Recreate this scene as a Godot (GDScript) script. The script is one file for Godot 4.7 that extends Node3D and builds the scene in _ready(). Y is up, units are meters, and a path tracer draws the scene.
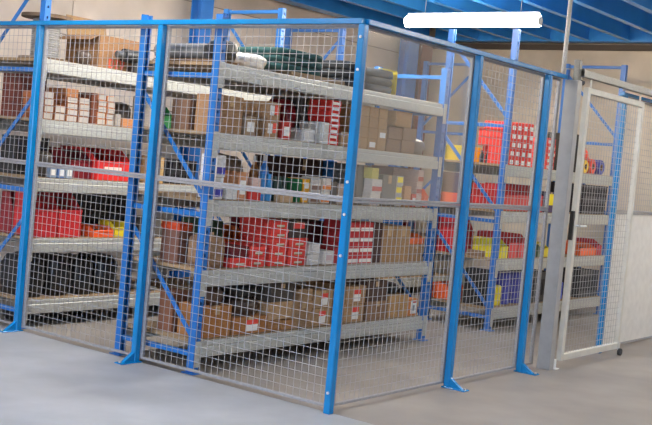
extends Node3D
# Warehouse cage of wire mesh panels around steel racks full of cartons.
# Plan: x runs along the right-hand fence, l (= -z) along the left-hand fence, corner post at the origin.

var mats := {}
var texs := {}
var used := {}
var rng := RandomNumberGenerator.new()

func V(x: float, y: float, l: float) -> Vector3:
	return Vector3(x, y, -l)

# ------------------------------------------------------------------ materials
func noise_tex(key: String, freq: float, lo: float, hi: float, octaves: int) -> ImageTexture:
	if texs.has(key): return texs[key]
	var n := FastNoiseLite.new()
	n.seed = 11 + key.length() * 7
	n.noise_type = FastNoiseLite.TYPE_SIMPLEX_SMOOTH
	n.frequency = freq
	n.fractal_octaves = octaves
	var src := n.get_seamless_image(256, 256)
	var img := Image.create(256, 256, false, Image.FORMAT_RGB8)
	for j in 256:
		for i in 256:
			var v: float = lerpf(lo, hi, src.get_pixel(i, j).r)
			img.set_pixel(i, j, Color(v, v, v))
	var t := ImageTexture.create_from_image(img)
	texs[key] = t
	return t

func mat(hex: String, kind: String) -> StandardMaterial3D:
	var key := hex + kind
	if mats.has(key): return mats[key]
	var m := StandardMaterial3D.new()
	m.albedo_color = Color(hex)
	m.uv1_triplanar = true
	m.uv1_world_triplanar = true
	match kind:
		"card":
			m.roughness = 0.9
			m.albedo_texture = noise_tex("card", 0.03, 0.86, 1.0, 4)
			m.uv1_scale = Vector3(3, 9, 3)
		"paint":
			m.roughness = 0.38
			m.albedo_texture = noise_tex("paint", 0.015, 0.93, 1.0, 3)
			m.uv1_scale = Vector3(2, 2, 2)
		"gloss":
			m.roughness = 0.24
			m.albedo_texture = noise_tex("paint", 0.015, 0.93, 1.0, 3)
			m.uv1_scale = Vector3(0.8, 0.8, 0.8)
		"plastic":
			m.roughness = 0.42
			m.albedo_texture = noise_tex("paint", 0.015, 0.93, 1.0, 3)
			m.uv1_scale = Vector3(4, 4, 4)
		"galv":
			m.roughness = 0.5
			m.metallic = 0.25
			m.albedo_texture = noise_tex("galv", 0.05, 0.86, 1.0, 4)
			m.uv1_scale = Vector3(2, 5, 2)
		"cloth":
			m.roughness = 0.95
			m.albedo_texture = noise_tex("cloth", 0.08, 0.8, 1.0, 4)
			m.uv1_scale = Vector3(5, 5, 5)
		"film":
			m.roughness = 0.35
			m.albedo_texture = noise_tex("card", 0.03, 0.86, 1.0, 4)
			m.uv1_scale = Vector3(4, 4, 4)
		"wood":
			m.roughness = 0.85
			m.albedo_texture = noise_tex("wood", 0.06, 0.75, 1.0, 5)
			m.uv1_scale = Vector3(2, 6, 6)
		"concrete":
			m.roughness = 0.75
			m.albedo_texture = noise_tex("concrete", 0.012, 0.84, 1.0, 6)
			m.uv1_scale = Vector3(0.45, 0.45, 0.45)
		"floor":
			m.roughness = 0.5
			m.albedo_texture = noise_tex("concrete", 0.012, 0.84, 1.0, 6)
			m.uv1_scale = Vector3(0.4, 0.4, 0.4)
		"label":
			m.roughness = 0.7
		"rubber":
			m.roughness = 0.8
	mats[key] = m
	return m

# ------------------------------------------------------------------ mesh helpers
func mb() -> SurfaceTool:
	var st := SurfaceTool.new()
	st.begin(Mesh.PRIMITIVE_TRIANGLES)
	return st

func tri(st: SurfaceTool, a: Vector3, b: Vector3, c: Vector3, out: Vector3):
	var n := (b - a).cross(c - a)
	if n.length_squared() < 1e-16: return
	n = n.normalized()
	if n.dot(out) > 0.0:
		var t := b
		b = c
		c = t
	else:
		n = -n
	for p in [a, b, c]:
		st.set_normal(n)
		st.add_vertex(p)

func quad(st: SurfaceTool, a: Vector3, b: Vector3, c: Vector3, d: Vector3, out: Vector3):
	tri(st, a, b, c, out)
	tri(st, a, c, d, out)

# box centred at c with size s, chamfered edges, optional turn
func cbox(st: SurfaceTool, c: Vector3, s: Vector3, bev := 0.0, bs := Basis.IDENTITY):
	var h := s * 0.5
	bev = minf(bev, minf(h.x, minf(h.y, h.z)) * 0.6)
	for ax in 3:
		var u := (ax + 1) % 3
		var w := (ax + 2) % 3
		for sg in [-1.0, 1.0]:
			var pts := []
			for q in [[-1, -1], [1, -1], [1, 1], [-1, 1]]:
				var p := Vector3.ZERO
				p[ax] = sg * h[ax]
				p[u] = q[0] * (h[u] - bev)
				p[w] = q[1] * (h[w] - bev)
				pts.append(c + bs * p)
			var o := Vector3.ZERO
			o[ax] = sg
			quad(st, pts[0], pts[1], pts[2], pts[3], bs * o)
		if bev > 0.0:
			for q in [[-1, -1], [1, -1], [1, 1], [-1, 1]]:
				var pts2 := []
				for e in [[-1, 0], [1, 0], [1, 1], [-1, 1]]:
					var p := Vector3.ZERO
					p[ax] = e[0] * (h[ax] - bev)
					p[u] = q[0] * (h[u] - (bev if e[1] == 1 else 0.0))
					p[w] = q[1] * (h[w] - (0.0 if e[1] == 1 else bev))
					pts2.append(c + bs * p)
				var o := Vector3.ZERO
				o[u] = q[0]
				o[w] = q[1]
				quad(st, pts2[0], pts2[1], pts2[2], pts2[3], bs * o)
	if bev > 0.0:
		for sx in [-1, 1]:
			for sy in [-1, 1]:
				for sz in [-1, 1]:
					var s3 := Vector3(sx, sy, sz)
					var a := c + bs * (s3 * Vector3(h.x, h.y - bev, h.z - bev))
					var b := c + bs * (s3 * Vector3(h.x - bev, h.y, h.z - bev))
					var d := c + bs * (s3 * Vector3(h.x - bev, h.y - bev, h.z))
					tri(st, a, b, d, bs * s3)

# box from plan limits
func bx(st: SurfaceTool, x0: float, x1: float, y0: float, y1: float, l0: float, l1: float, bev := 0.0):
	cbox(st, V((x0 + x1) / 2, (y0 + y1) / 2, (l0 + l1) / 2), Vector3(absf(x1 - x0), absf(y1 - y0), absf(l1 - l0)), bev)

# square bar from a to b
func bar(st: SurfaceTool, a: Vector3, b: Vector3, w: float, t: float, hint := Vector3(1, 0, 0), bev := 0.0):
	var d := (b - a).normalized()
	var sx := (hint - d * hint.dot(d)).normalized()
	var sy := sx.cross(d).normalized()
	cbox(st, (a + b) / 2, Vector3(w, t, (b - a).length()), bev, Basis(sx, sy, d))

# lathe: profile of Vector2(radius, height) about the y axis of bs at c
func lathe(st: SurfaceTool, prof: Array, c: Vector3, segs := 16, bs := Basis.IDENTITY):
	for k in prof.size() - 1:
		var p: Vector2 = prof[k]
		var q: Vector2 = prof[k + 1]
		if p.distance_to(q) < 1e-6: continue
		var nr := Vector2(q.y - p.y, -(q.x - p.x)).normalized()
		for i in segs:
			var a0 := TAU * i / segs
			var a1 := TAU * (i + 1) / segs
			var c0 := Vector3(cos(a0), 0, sin(a0))
			var c1 := Vector3(cos(a1), 0, sin(a1))
			var pts := [c0 * p.x + Vector3(0, p.y, 0), c1 * p.x + Vector3(0, p.y, 0), c1 * q.x + Vector3(0, q.y, 0), c0 * q.x + Vector3(0, q.y, 0)]
			var ns := [c0 * nr.x + Vector3(0, nr.y, 0), c1 * nr.x + Vector3(0, nr.y, 0), c1 * nr.x + Vector3(0, nr.y, 0), c0 * nr.x + Vector3(0, nr.y, 0)]
			var face: Vector3 = (pts[1] - pts[0]).cross(pts[2] - pts[0])
			if face.length_squared() < 1e-16: face = (pts[2] - pts[0]).cross(pts[3] - pts[0])
			var order := [0, 2, 1, 0, 3, 2] if face.dot(ns[0] + ns[2]) > 0 else [0, 1, 2, 0, 2, 3]
			for o in order:
				st.set_normal((bs * ns[o]).normalized())
				st.add_vertex(c + bs * pts[o])

func rod(st: SurfaceTool, a: Vector3, b: Vector3, r: float, segs := 10):
	var d := (b - a).normalized()
	var hx := Vector3(1, 0, 0) if absf(d.x) < 0.9 else Vector3(0, 0, 1)
	var sx := (hx - d * hx.dot(d)).normalized()
	lathe(st, [Vector2(0, 0), Vector2(r, 0), Vector2(r, (b - a).length()), Vector2(0, (b - a).length())], a, segs, Basis(sx, d, sx.cross(d)))

# soft lumpy body filling a box: superellipsoid with folds
func blob(x0: float, x1: float, y0: float, y1: float, l0: float, l1: float, power: float, fold: float, sd: int, rows := 14, cols := 22) -> ArrayMesh:
	var n := FastNoiseLite.new()
	n.seed = sd
	n.frequency = 1.0
	n.fractal_octaves = 3
	var c := V((x0 + x1) / 2, (y0 + y1) / 2, (l0 + l1) / 2)
	var h := Vector3(x1 - x0, y1 - y0, l1 - l0) * 0.5
	var st := mb()
	st.set_smooth_group(0)
	var grid := []
	for j in rows + 1:
		var row := []
		var ph := PI * j / rows - PI / 2
		for i in cols:
			var th := TAU * i / cols
			var d := Vector3(cos(ph) * cos(th), sin(ph), cos(ph) * sin(th))
			var e := Vector3(sgnpow(d.x, power), sgnpow(d.y, power), sgnpow(d.z, power))
			var k := 1.0 - fold * (0.5 + 0.5 * n.get_noise_3d(d.x * 2.4 + sd, d.y * 2.4, d.z * 2.4)) - fold * 0.25 * (0.5 + 0.5 * n.get_noise_3d(d.x * 7.0, d.y * 7.0 + sd, d.z * 7.0))
			var p := e * k * h
			if p.y < -h.y * 0.55: p.y = -h.y
			p.x = clampf(p.x, -h.x, h.x)
			row.append(c + p)
		grid.append(row)
	for j in rows:
		for i in cols:
			var a: Vector3 = grid[j][i]
			var b: Vector3 = grid[j][(i + 1) % cols]
			var d2: Vector3 = grid[j + 1][i]
			var e2: Vector3 = grid[j + 1][(i + 1) % cols]
			for t in [[a, b, e2], [a, e2, d2]]:
				if (t[1] - t[0]).cross(t[2] - t[0]).length_squared() < 1e-14: continue
				var fl: bool = (t[1] - t[0]).cross(t[2] - t[0]).dot((t[0] + t[1] + t[2]) / 3.0 - c) > 0
				st.add_vertex(t[0])
				st.add_vertex(t[2] if fl else t[1])
				st.add_vertex(t[1] if fl else t[2])
	st.generate_normals()
	return st.commit()

func sgnpow(v: float, p: float) -> float:
	return signf(v) * pow(absf(v), p)

# ------------------------------------------------------------------ scene graph helpers
func numbered(called: String) -> String:
	if not used.has(called):
		used[called] = 0
		return called
	used[called] += 1
	return "%s_%03d" % [called, used[called]]

func thing(called: String, label: String, category: String, at := Vector3.ZERO, group := "", kind := "") -> Node3D:
	var o := Node3D.new()
	o.name = numbered(called)
	add_child(o)
	o.position = at
	if label: o.set_meta("label", label)
	if category: o.set_meta("category", category)
	if group: o.set_meta("group", group)
	if kind: o.set_meta("kind", kind)
	return o

# parts are drawn in plan coordinates; the parent's own place is taken off again
func part(parent: Node3D, called: String, st, m: Material, label := "", kind := "") -> MeshInstance3D:
	var o := MeshInstance3D.new()
	o.name = called
	o.mesh = st.commit() if st is SurfaceTool else st
	o.material_override = m
	o.cast_shadow = GeometryInstance3D.SHADOW_CASTING_SETTING_ON
	parent.add_child(o, true)
	var off := Vector3.ZERO
	var p: Node = parent
	while p != self and p is Node3D:
		off += p.position
		p = p.get_parent()
	o.position = -off
	if label: o.set_meta("label", label)
	if kind: o.set_meta("kind", kind)
	return o

# ------------------------------------------------------------------ builders
const LEVELS := [0.20, 0.65, 1.095, 1.52, 1.955]

func upright(parent: Node3D, x: float, l: float, h: float, front: bool, m: Material):
	# open channel 50 wide, 56 deep with a row of punched holes in its outer face
	var st := mb()
	var w := 0.025
	var d := 0.028
	bx(st, x - w, x - w + 0.003, 0.006, h, l - d, l + d)
	bx(st, x + w - 0.003, x + w, 0.006, h, l - d, l + d)
	var f0 := l - d if front else l + d - 0.003
	var f1 := f0 + 0.003
	var y := 0.006
	while y < h - 0.06:
		bx(st, x - w + 0.003, x + w - 0.003, y, y + 0.055, f0, f1)
		bx(st, x - w + 0.003, x - 0.008, y + 0.055, y + 0.075, f0, f1)
		bx(st, x + 0.008, x + w - 0.003, y + 0.055, y + 0.075, f0, f1)
		y += 0.075
	bx(st, x - w + 0.003, x + w - 0.003, y, h, f0, f1)
	var g0 := l + d - 0.003 if front else l - d
	bx(st, x - w + 0.003, x - w + 0.014, 0.006, h, g0, g0 + 0.003)
	bx(st, x + w - 0.014, x + w - 0.003, 0.006, h, g0, g0 + 0.003)
	var u := part(parent, "upright", st, m)
	var fp := mb()
	bx(fp, x - 0.045, x + 0.045, 0.0, 0.006, l - 0.05, l + 0.05)
	part(u, "foot_plate", fp, m)

func rack(label: String, x0: float, x1: float, lf: float, depth: float, h: float, br: Array, tops: Array, hex: String, count := 5) -> Node3D:
	var m := mat(hex, "paint")
	var t := thing("shelving_rack", label, "rack", V((x0 + x1) / 2, 0, lf + depth / 2), "steel shelving racks")
	var lb := lf + depth
	var ei := 0
	for x in [x0, x1]:
		upright(t, x, lf, h, true, m)
		upright(t, x, lb, h, false, m)
		var ys := [0.12, 1.0, 1.87]
		if tops[ei]: ys.append(h - (0.03 if h > 2.5 else 0.075))
		for y in ys:
			var c := mb()
			bx(c, x - 0.012, x + 0.012, y - 0.016, y + 0.016, lf + 0.03, lb - 0.03, 0.002)
			part(t, "cross_bar", c, m)
		for y in [0.20, 1.08, 1.95]:
			if y + 0.68 > h: continue
			var b := mb()
			var top := minf(y + 0.66, h - 0.06)
			if br[ei] > 0: bar(b, V(x + 0.016, y, lf + 0.02), V(x + 0.016, top, lb - 0.02), 0.008, 0.03)
			else: bar(b, V(x + 0.016, top, lf + 0.02), V(x + 0.016, y, lb - 0.02), 0.008, 0.03)
			part(t, "brace", b, m)
		ei += 1
	var gm := mat("bbbcb7", "galv")
	var wm := mat("a88d6c", "wood")
	for y in LEVELS.slice(0, count):
		for side in [0, 1]:
			var st := mb()
			var s := 1.0 if side == 0 else -1.0
			var f := lf - 0.032 if side == 0 else lb + 0.032
			# step profile: bulging lower box, recessed upper lip
			bx(st, x0 + 0.028, x1 - 0.028, y - 0.10, y - 0.030, f, f + s * 0.05, 0.006)
			bx(st, x0 + 0.028, x1 - 0.028, y - 0.029, y, f + s * 0.012, f + s * 0.034, 0.003)
			var bm := part(t, "beam", st, gm)
			for e in [[x0 + 0.027, x0 - 0.02], [x1 - 0.027, x1 + 0.02]]:
				var cn := mb()
				bx(cn, e[0], e[1], y - 0.16, y + 0.005, f - s * 0.002, f + s * 0.002, 0.001)
				part(bm, "connector", cn, gm)
		var dk := mb()
		bx(dk, x0 + 0.03, x1 - 0.03, y - 0.016, y + 0.004, lf + 0.004, lb - 0.004)
		part(t, "deck", dk, wm)
	return t

func fence_post(label: String, x: float, l: float, foot: Vector2, h := 2.172, bolts := []):
	var m := mat("0077b6", "gloss")
	var t := thing("fence_post", label, "post", V(x, 0, l), "blue fence posts")
	var st := mb()
	bx(st, x - 0.022, x + 0.022, 0.0, h, l - 0.022, l + 0.022, 0.004)
	part(t, "tube", st, m)
	if foot != Vector2.ZERO:
		var fp := mb()
		var a := V(x, 0.004, l) + Vector3(foot.x, 0, -foot.y) * -0.03
		var b := V(x, 0.004, l) + Vector3(foot.x, 0, -foot.y) * 0.145
		bar(fp, a, b, 0.008, 0.07, Vector3(0, 1, 0), 0.002)
		var pl := part(t, "foot_plate", fp, m)
		# sloped gusset from the tube down to the plate
		var g := mb()
		var o := V(x, 0, l)
		var dir := Vector3(foot.x, 0, -foot.y)
		var sd := Vector3(dir.z, 0, -dir.x) * 0.014
		var p := [o + dir * 0.02 + Vector3(0, 0.008, 0), o + dir * 0.11 + Vector3(0, 0.008, 0), o + dir * 0.02 + Vector3(0, 0.07, 0)]
		tri(g, p[0] + sd, p[1] + sd, p[2] + sd, sd)
		tri(g, p[0] - sd, p[1] - sd, p[2] - sd, -sd)
		quad(g, p[1] + sd, p[1] - sd, p[2] - sd, p[2] + sd, dir + Vector3.UP)
		quad(g, p[0] + sd, p[0] - sd, p[2] - sd, p[2] + sd, -dir)
		quad(g, p[0] + sd, p[0] - sd, p[1] - sd, p[1] + sd, Vector3.DOWN)
		part(t, "gusset", g, m)
		var bt := mb()
		rod(bt, o + dir * 0.128 + Vector3(0, 0.007, 0), o + dir * 0.128 + Vector3(0, 0.018, 0), 0.009, 8)
		part(pl, "bolt", bt, mat("b9bcc0", "galv"))
	for y in bolts:
		var bt := mb()
		rod(bt, V(x - 0.021, y, l - 0.004), V(x - 0.030, y, l - 0.004), 0.008, 8)
		part(t, "bolt", bt, mat("d9dadc", "galv"))

# a framed panel between two plan points (a, b), clear of the posts
func fence_panel(called: String, label: String, category: String, ax: float, al: float, bx_: float, bl: float, y0: float, y1: float, fill: String, group: String, frame := "9b9ba0", fw := 0.03):
	var a := V(ax, 0, al)
	var b := V(bx_, 0, bl)
	var d := (b - a).normalized()
	var nrm := d.cross(Vector3.UP)
	var t := thing(called, label, category, Vector3((a.x + b.x) / 2, y0, (a.z + b.z) / 2), group)
	var fm := mat(frame, "galv")
	var up := Vector3.UP
	for e in [[a + d * fw / 2, 0], [b - d * fw / 2, 0]]:
		var st := mb()
		bar(st, e[0] + up * y0, e[0] + up * y1, fw, 0.022, d, 0.002)
		part(t, "frame_bar", st, fm)
	for y in [y0 + 0.008, y1 - 0.008]:
		var st := mb()
		bar(st, a + d * fw + up * y, b - d * fw + up * y, 0.016, 0.022, up, 0.002)
		part(t, "frame_bar", st, fm)
	if fill == "mesh":
		wires(t, a + d * fw, b - d * fw, y0 + 0.016, y1 - 0.016, nrm)
	elif fill == "sheet":
		var st := mb()
		bar(st, a + d * fw + up * (y0 + y1) / 2, b - d * fw + up * (y0 + y1) / 2, y1 - y0 - 0.03, 0.004, up)
		part(t, "sheet", st, mat("d2d1cf", "paint"))
	else:
		var st := mb()
		bar(st, a + d * fw + up * (y0 + y1) / 2, b - d * fw + up * (y0 + y1) / 2, y1 - y0 - 0.03, 0.005, up)
		part(t, "pane", st, clear_mat(), "clear plastic sheet")
	return t

func clear_mat() -> StandardMaterial3D:
	if mats.has("clear"): return mats["clear"]
	var m := StandardMaterial3D.new()
	m.albedo_color = Color(0.86, 0.86, 0.85, 0.03)
	m.transparency = BaseMaterial3D.TRANSPARENCY_ALPHA
	m.roughness = 0.12
	mats["clear"] = m
	return m

func wires(t: Node3D, a: Vector3, b: Vector3, y0: float, y1: float, nrm: Vector3):
	var st := mb()
	var d := (b - a).normalized()
	var ln := (b - a).length()
	var n := int(round(ln / 0.05))
	var w := 0.0026
	for i in range(1, n):
		var p := a + d * (ln * i / n) + nrm * 0.002
		bar(st, p + Vector3.UP * y0, p + Vector3.UP * y1, w, w, d)
	var k := int(round((y1 - y0) / 0.05))
	for j in range(1, k):
		var y := y0 + (y1 - y0) * j / k
		bar(st, a + Vector3.UP * y - nrm * 0.002, b + Vector3.UP * y - nrm * 0.002, w, w, Vector3.UP)
	part(t, "wire_mesh", st, mat("aaaaad", "galv"), "welded wire mesh of square openings", "stuff")

func lamp(label: String, x: float, l0: float, l1: float, y: float, output := 1.0):
	var t := thing("batten_lamp", label, "lamp", V(x, y, (l0 + l1) / 2), "ceiling lamps")
	var st := mb()
	bx(st, x - 0.022, x + 0.022, y + 0.104, y + 0.135, l0 + 0.01, l1 - 0.01, 0.006)
	part(t, "housing", st, mat("dfe0e0", "paint"))
	var df := mb()
	rod(df, V(x, y + 0.052, l0), V(x, y + 0.052, l1), 0.052, 18)
	for l in [l0 - 0.006, l1]:
		var ec := mb()
		rod(ec, V(x, y + 0.052, l), V(x, y + 0.052, l + 0.006), 0.044, 18)
		part(t, "end_cap", ec, mat("c9c9c7", "plastic"))
	var em := StandardMaterial3D.new()
	em.albedo_color = Color(0.9, 0.9, 0.88)
	em.emission_enabled = true
	em.emission = Color(1.0, 0.95, 0.87)
	em.emission_energy_multiplier = LAMP_GLOW * output
	part(t, "diffuser", df, em, "glowing white diffuser")
	for l in [l0 + 0.2, l1 - 0.2]:
		var w := mb()
		rod(w, V(x, y + 0.135, l), V(x, 3.10, l), 0.004, 6)
		part(t, "hanger", w, mat("8e9092", "galv"))
	var li := AreaLight3D.new()
	li.name = "tube_light"
	li.area_size = Vector2(0.11, l1 - l0)
	li.light_energy = LAMP_ENERGY * output
	li.light_color = Color(1.0, 0.95, 0.87)
	li.shadow_enabled = true
	t.add_child(li)
	li.position = Vector3(0, -0.006, 0)
	li.rotation_degrees = Vector3(-90, 0, 0)

# ------------------------------------------------------------------ goods on the shelves
func sticker(parent: Node3D, x0: float, x1: float, y0: float, y1: float, l: float, hex: String, label := ""):
	var st := mb()
	bx(st, x0, x1, y0, y1, l - 0.0012, l + 0.0004)
	return part(parent, "label", st, mat(hex, "label"), label)

func box_labels(t: Node3D, ex: String, x0: float, x1: float, y0: float, y1: float, l: float):
	var w := x1 - x0
	var h := y1 - y0
	if ex.begins_with("b:"):
		sticker(t, x0 + 0.003, x1 - 0.003, y0 + h * 0.10, y0 + h * 0.45, l, ex.substr(3), "printed band")
	elif ex == "s:w":
		sticker(t, x0 + w * 0.2, x1 - w * 0.15, y0 + h * 0.2, y0 + h * 0.7, l, "dcdad6", "white label")
	elif ex == "s:W":
		sticker(t, x0 + w * 0.3, x1 - w * 0.08, y0 + h * 0.12, y0 + h * 0.62, l, "e2e0dc", "white label")
	elif ex == "s:y":
		sticker(t, x0 + w * 0.15, x1 - w * 0.1, y0 + h * 0.35, y0 + h * 0.9, l, "f0d81e", "yellow label")
	elif ex == "s:g":
		sticker(t, x0 + w * 0.34, x1 - w * 0.22, y0 + h * 0.38, y0 + h * 0.66, l, "b9ae9c", "grey label")
		sticker(t, x0 + w * 0.34, x1 - w * 0.22, y0 + h * 0.24, y0 + h * 0.36, l, "7d6a3a", "olive print line")
	elif ex == "s:r":
		sticker(t, x0 + w * 0.2, x1 - w * 0.1, y0 + h * 0.55, y0 + h * 0.9, l, "d2403a", "red label")
	elif ex == "s:p":
		sticker(t, x0 + w * 0.2, x1 - w * 0.2, y0 + h * 0.3, y0 + h * 0.7, l, "c4a9a6", "faded pink print")
	elif ex == "s:wr":
		sticker(t, x0 + w * 0.18, x0 + w * 0.52, y0 + h * 0.25, y0 + h * 0.8, l, "d6d4d2", "white label")
		sticker(t, x0 + w * 0.56, x1 - w * 0.12, y0 + h * 0.3, y0 + h * 0.85, l, "e05040", "red label")
	elif ex == "s:rw":
		sticker(t, x0 + w * 0.38, x1 - w * 0.28, y0 + h * 0.55, y0 + h * 0.82, l, "dc4438", "red label top")
		sticker(t, x0 + w * 0.38, x1 - w * 0.28, y0 + h * 0.15, y0 + h * 0.54, l, "d5d2ce", "white label sheet")
	elif ex == "s:print":
		sticker(t, x0 + w * 0.22, x1 - w * 0.12, y0 + h * 0.12, y0 + h * 0.9, l, "dcdad6", "white printed sheet")
		sticker(t, x0 + w * 0.42, x1 - w * 0.16, y0 + h * 0.76, y0 + h * 0.86, l - 0.0012, "b8332c", "red printed line")
		sticker(t, x0 + w * 0.42, x1 - w * 0.36, y0 + h * 0.30, y0 + h * 0.62, l - 0.0012, "8f9296", "grey printed picture")

func goods(r: Array, idx: int):
	var kind: String = r[0]
	var x0: float = r[1]
	var x1: float = r[2]
	var y0: float = r[3]
	var y1: float = r[4]
	var l0: float = r[5]
	var dp: float = r[6]
	var hex: String = r[7]
	var ex: String = r[12]
	var l1 := l0 + dp
	var w := x1 - x0
	var h := y1 - y0
	var xm := (x0 + x1) / 2
	var lm := (l0 + l1) / 2
	var t := thing(r[8], r[9], r[10], V(xm, y0, lm), r[11])
	var st := mb()
	match kind:
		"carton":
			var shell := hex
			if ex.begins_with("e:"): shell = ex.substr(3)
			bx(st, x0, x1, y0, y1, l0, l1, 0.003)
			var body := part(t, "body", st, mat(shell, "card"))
			if ex.begins_with("e:"):
				sticker(t, x0 + 0.006, x1 - 0.004, y0 + 0.003, y1 - 0.004, l0, hex, "white printed front")
			elif w > 0.15 and h > 0.1:
				var tp := mb()
				bx(tp, xm - 0.022, xm + 0.022, y1 - 0.0004, y1 + 0.0006, l0 + 0.004, l1 - 0.004)
				bx(tp, xm - 0.022, xm + 0.022, y1 - h * 0.28, y1 - 0.004, l0 - 0.0008, l0 + 0.0003)
				part(body, "tape", tp, mat("b9976b", "film"))
			box_labels(t, ex, x0, x1, y0, y1, l0)
		"pack":
			bx(st, x0, x1, y0, y1, l0, l1, 0.0025)
			part(t, "body", st, mat(hex, "card"))
			box_labels(t, ex, x0, x1, y0, y1, l0)
		"lidbox":
			bx(st, x0 + 0.003, x1 - 0.003, y0, y1 - 0.012, l0 + 0.003, l1 - 0.003, 0.002)
			part(t, "body", st, mat(hex, "card"))
			var ld := mb()
			bx(ld, x0, x1, y1 - h * 0.32, y1, l0, l1, 0.002)
			part(t, "lid", ld, mat(hex, "card"))
			box_labels(t, ex, x0, x1, y0, y1 - h * 0.3, l0 + 0.003)
		"flap":
			var th := 0.006
			bx(st, x0, x1, y0, y0 + th, l0, l1)
			bx(st, x0, x1, y0, y1, l0, l0 + th)
			bx(st, x0, x1, y0, y1, l1 - th, l1)
			bx(st, x0, x0 + th, y0, y1, l0 + th, l1 - th)
			bx(st, x1 - th, x1, y0, y1, l0 + th, l1 - th)
			part(t, "body", st, mat(hex, "card"))
			var fh := minf(dp * 0.45, 0.16)
			if ex == "print":
				var f1 := mb()
				bar(f1, V(xm, y1 - 0.002, l1 - 0.003), V(xm, y1 + fh, l1 + 0.03), w, 0.005, Vector3(1, 0, 0))
				part(t, "flap", f1, mat("ab8a63", "card"))
				var f2 := mb()
				bar(f2, V(x0, y1 - 0.002, lm), V(x0 - 0.10, y1 - 0.05, lm), dp, 0.005, Vector3(0, 0, 1))
				part(t, "flap", f2, mat(hex, "card"))
				for k in 3:
					var tm := TextMesh.new()
					tm.text = "DIV"[k]
					var fnt := SystemFont.new()
					fnt.font_names = PackedStringArray(["Droid Sans"])
					fnt.font_weight = 700
					tm.font = fnt
					tm.font_size = 48
					tm.pixel_size = 0.002
					tm.depth = 0.001
					var o := MeshInstance3D.new()
					o.name = "printed_letter"
					o.mesh = tm
					o.material_override = mat("d2523c", "label")
					t.add_child(o, true)
					o.position = V(xm - 0.075 + k * 0.055, y0 + 0.05, l0 - 0.0006) - t.position
				for k in 2:
					var ar := mb()
					var axx := xm - 0.04 + k * 0.06
					bx(ar, axx - 0.005, axx + 0.005, y0 + 0.115, y0 + 0.145, l0 - 0.0008, l0)
					tri(ar, V(axx - 0.014, y0 + 0.145, l0 - 0.0008), V(axx + 0.014, y0 + 0.145, l0 - 0.0008), V(axx, y0 + 0.165, l0 - 0.0008), Vector3(0, 0, 1))
					part(t, "printed_arrow", ar, mat("d2523c", "label"))
			else:
				var f1 := mb()
				var b3 := (V(0, 0, 0) - V(0, 0, 0))
				bar(f1, V(x0 + w * 0.3, y1 - 0.002, l0 + dp * 0.6) + b3, V(x0 + w * 0.12, y1 + 0.0, l0 + dp * 0.6), 0.1, 0.004, Vector3(0, 0, 1))
				part(t, "flap", f1, mat(hex, "card"))
		"flat":
			var n := maxi(2, int(h / 0.008))
			for k in n:
				var s2 := mb()
				var j := sin(k * 2.3 + idx) * 0.006
				bx(s2, x0 + absf(j), x1 - absf(j * 0.5), y0 + h * k / n, y0 + h * (k + 1) / n - 0.001, l0 + absf(j), l1 - absf(j), 0.001)
				part(t, "sheet", s2, mat(hex, "card"))
		"roll_l":
			var r0 := minf(w, h) / 2
			rod(st, V(xm, y0 + r0, l0 + 0.002), V(xm, y0 + r0, l1 - 0.002), r0, 20)
			part(t, "roll", st, mat(hex, "cloth"))
			var e := mb()
			bx(e, xm - 0.004, xm + 0.004, y0 + r0 * 1.98, y0 + r0 * 2.03, l0 + 0.01, l1 - 0.01)
			part(t, "loose_edge", e, mat("595b5f", "cloth"))
		"bag":
			part(t, "body", blob(x0, x1, y0, y1, l0, l1, 0.5 if hex == "202226" else 0.72, 0.2, 31 + idx, 16, 26), mat(hex, "film"))
		"sack":
			part(t, "body", blob(x0, x1, y0, y1 - 0.01, l0, l1, 0.45, 0.10, 31 + idx, 16, 26), mat(hex, "card"))
			bx(st, xm - w * 0.3, xm + w * 0.3, y1 - 0.03, y1, lm - 0.006, lm + 0.006, 0.003)
			part(t, "sewn_top", st, mat("b59a78", "card"))
		"tarp":
			var n := 3
			for k in n:
				part(t, "fold", blob(x0 + 0.003 * k, x1 - 0.006 * ((k + idx) % 3), y0 + h * k / n * 0.98, y0 + h * (k + 1.0) / n, l0, l1 - 0.01 * k, 0.4, 0.05, 61 + idx + k, 10, 26), mat(hex, "cloth"))
			if ex == "tag":
				sticker(t, x0 + w * 0.3, x0 + w * 0.45, y1 - h * 0.42, y1 - h * 0.2, l0 - 0.002, "d2452f", "red tag")
			elif ex == "yellow":
				var ye := mb()
				bx(ye, x1 - 0.002, x1 + 0.006, y0 + 0.004, y1 - 0.004, l0 + 0.01, l1 - 0.02, 0.003)
				bx(ye, x0 + w * 0.3, x1, y1 - 0.004, y1 + 0.004, l0 + 0.01, l0 + 0.03, 0.002)
				part(t, "edging", ye, mat("e8cf2a", "cloth"), "yellow edging")
		"bin":
			# open-front stacking bin: low front, sloping side tops
			var th := 0.004
			var fy := y0 + h * 0.62
			var sl := l0 + dp * 0.28
			bx(st, x0, x1, y0, y0 + th, l0, l1)
			bx(st, x0, x1, y0, y1, l1 - th, l1)
			bx(st, x0, x1, y0, fy, l0, l0 + th, 0.0015)
			for sx in [[x0, x0 + th], [x1 - th, x1]]:
				bx(st, sx[0], sx[1], y0, y1, sl, l1)
				bx(st, sx[0], sx[1], y0, fy, l0, sl)
				for e in sx:
					tri(st, V(e, fy, l0), V(e, fy, sl), V(e, y1, sl), Vector3(-1 if e == x0 or e == x1 - th else 1, 0, 0))
			part(t, "body", st, mat(hex, "plastic"))
			var rm := mb()
			bx(rm, x0 - 0.001, x1 + 0.001, fy - 0.012, fy + 0.002, l0 - 0.004, l0 + 0.006, 0.002)
			part(t, "rim", rm, mat(hex, "plastic"))
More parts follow.
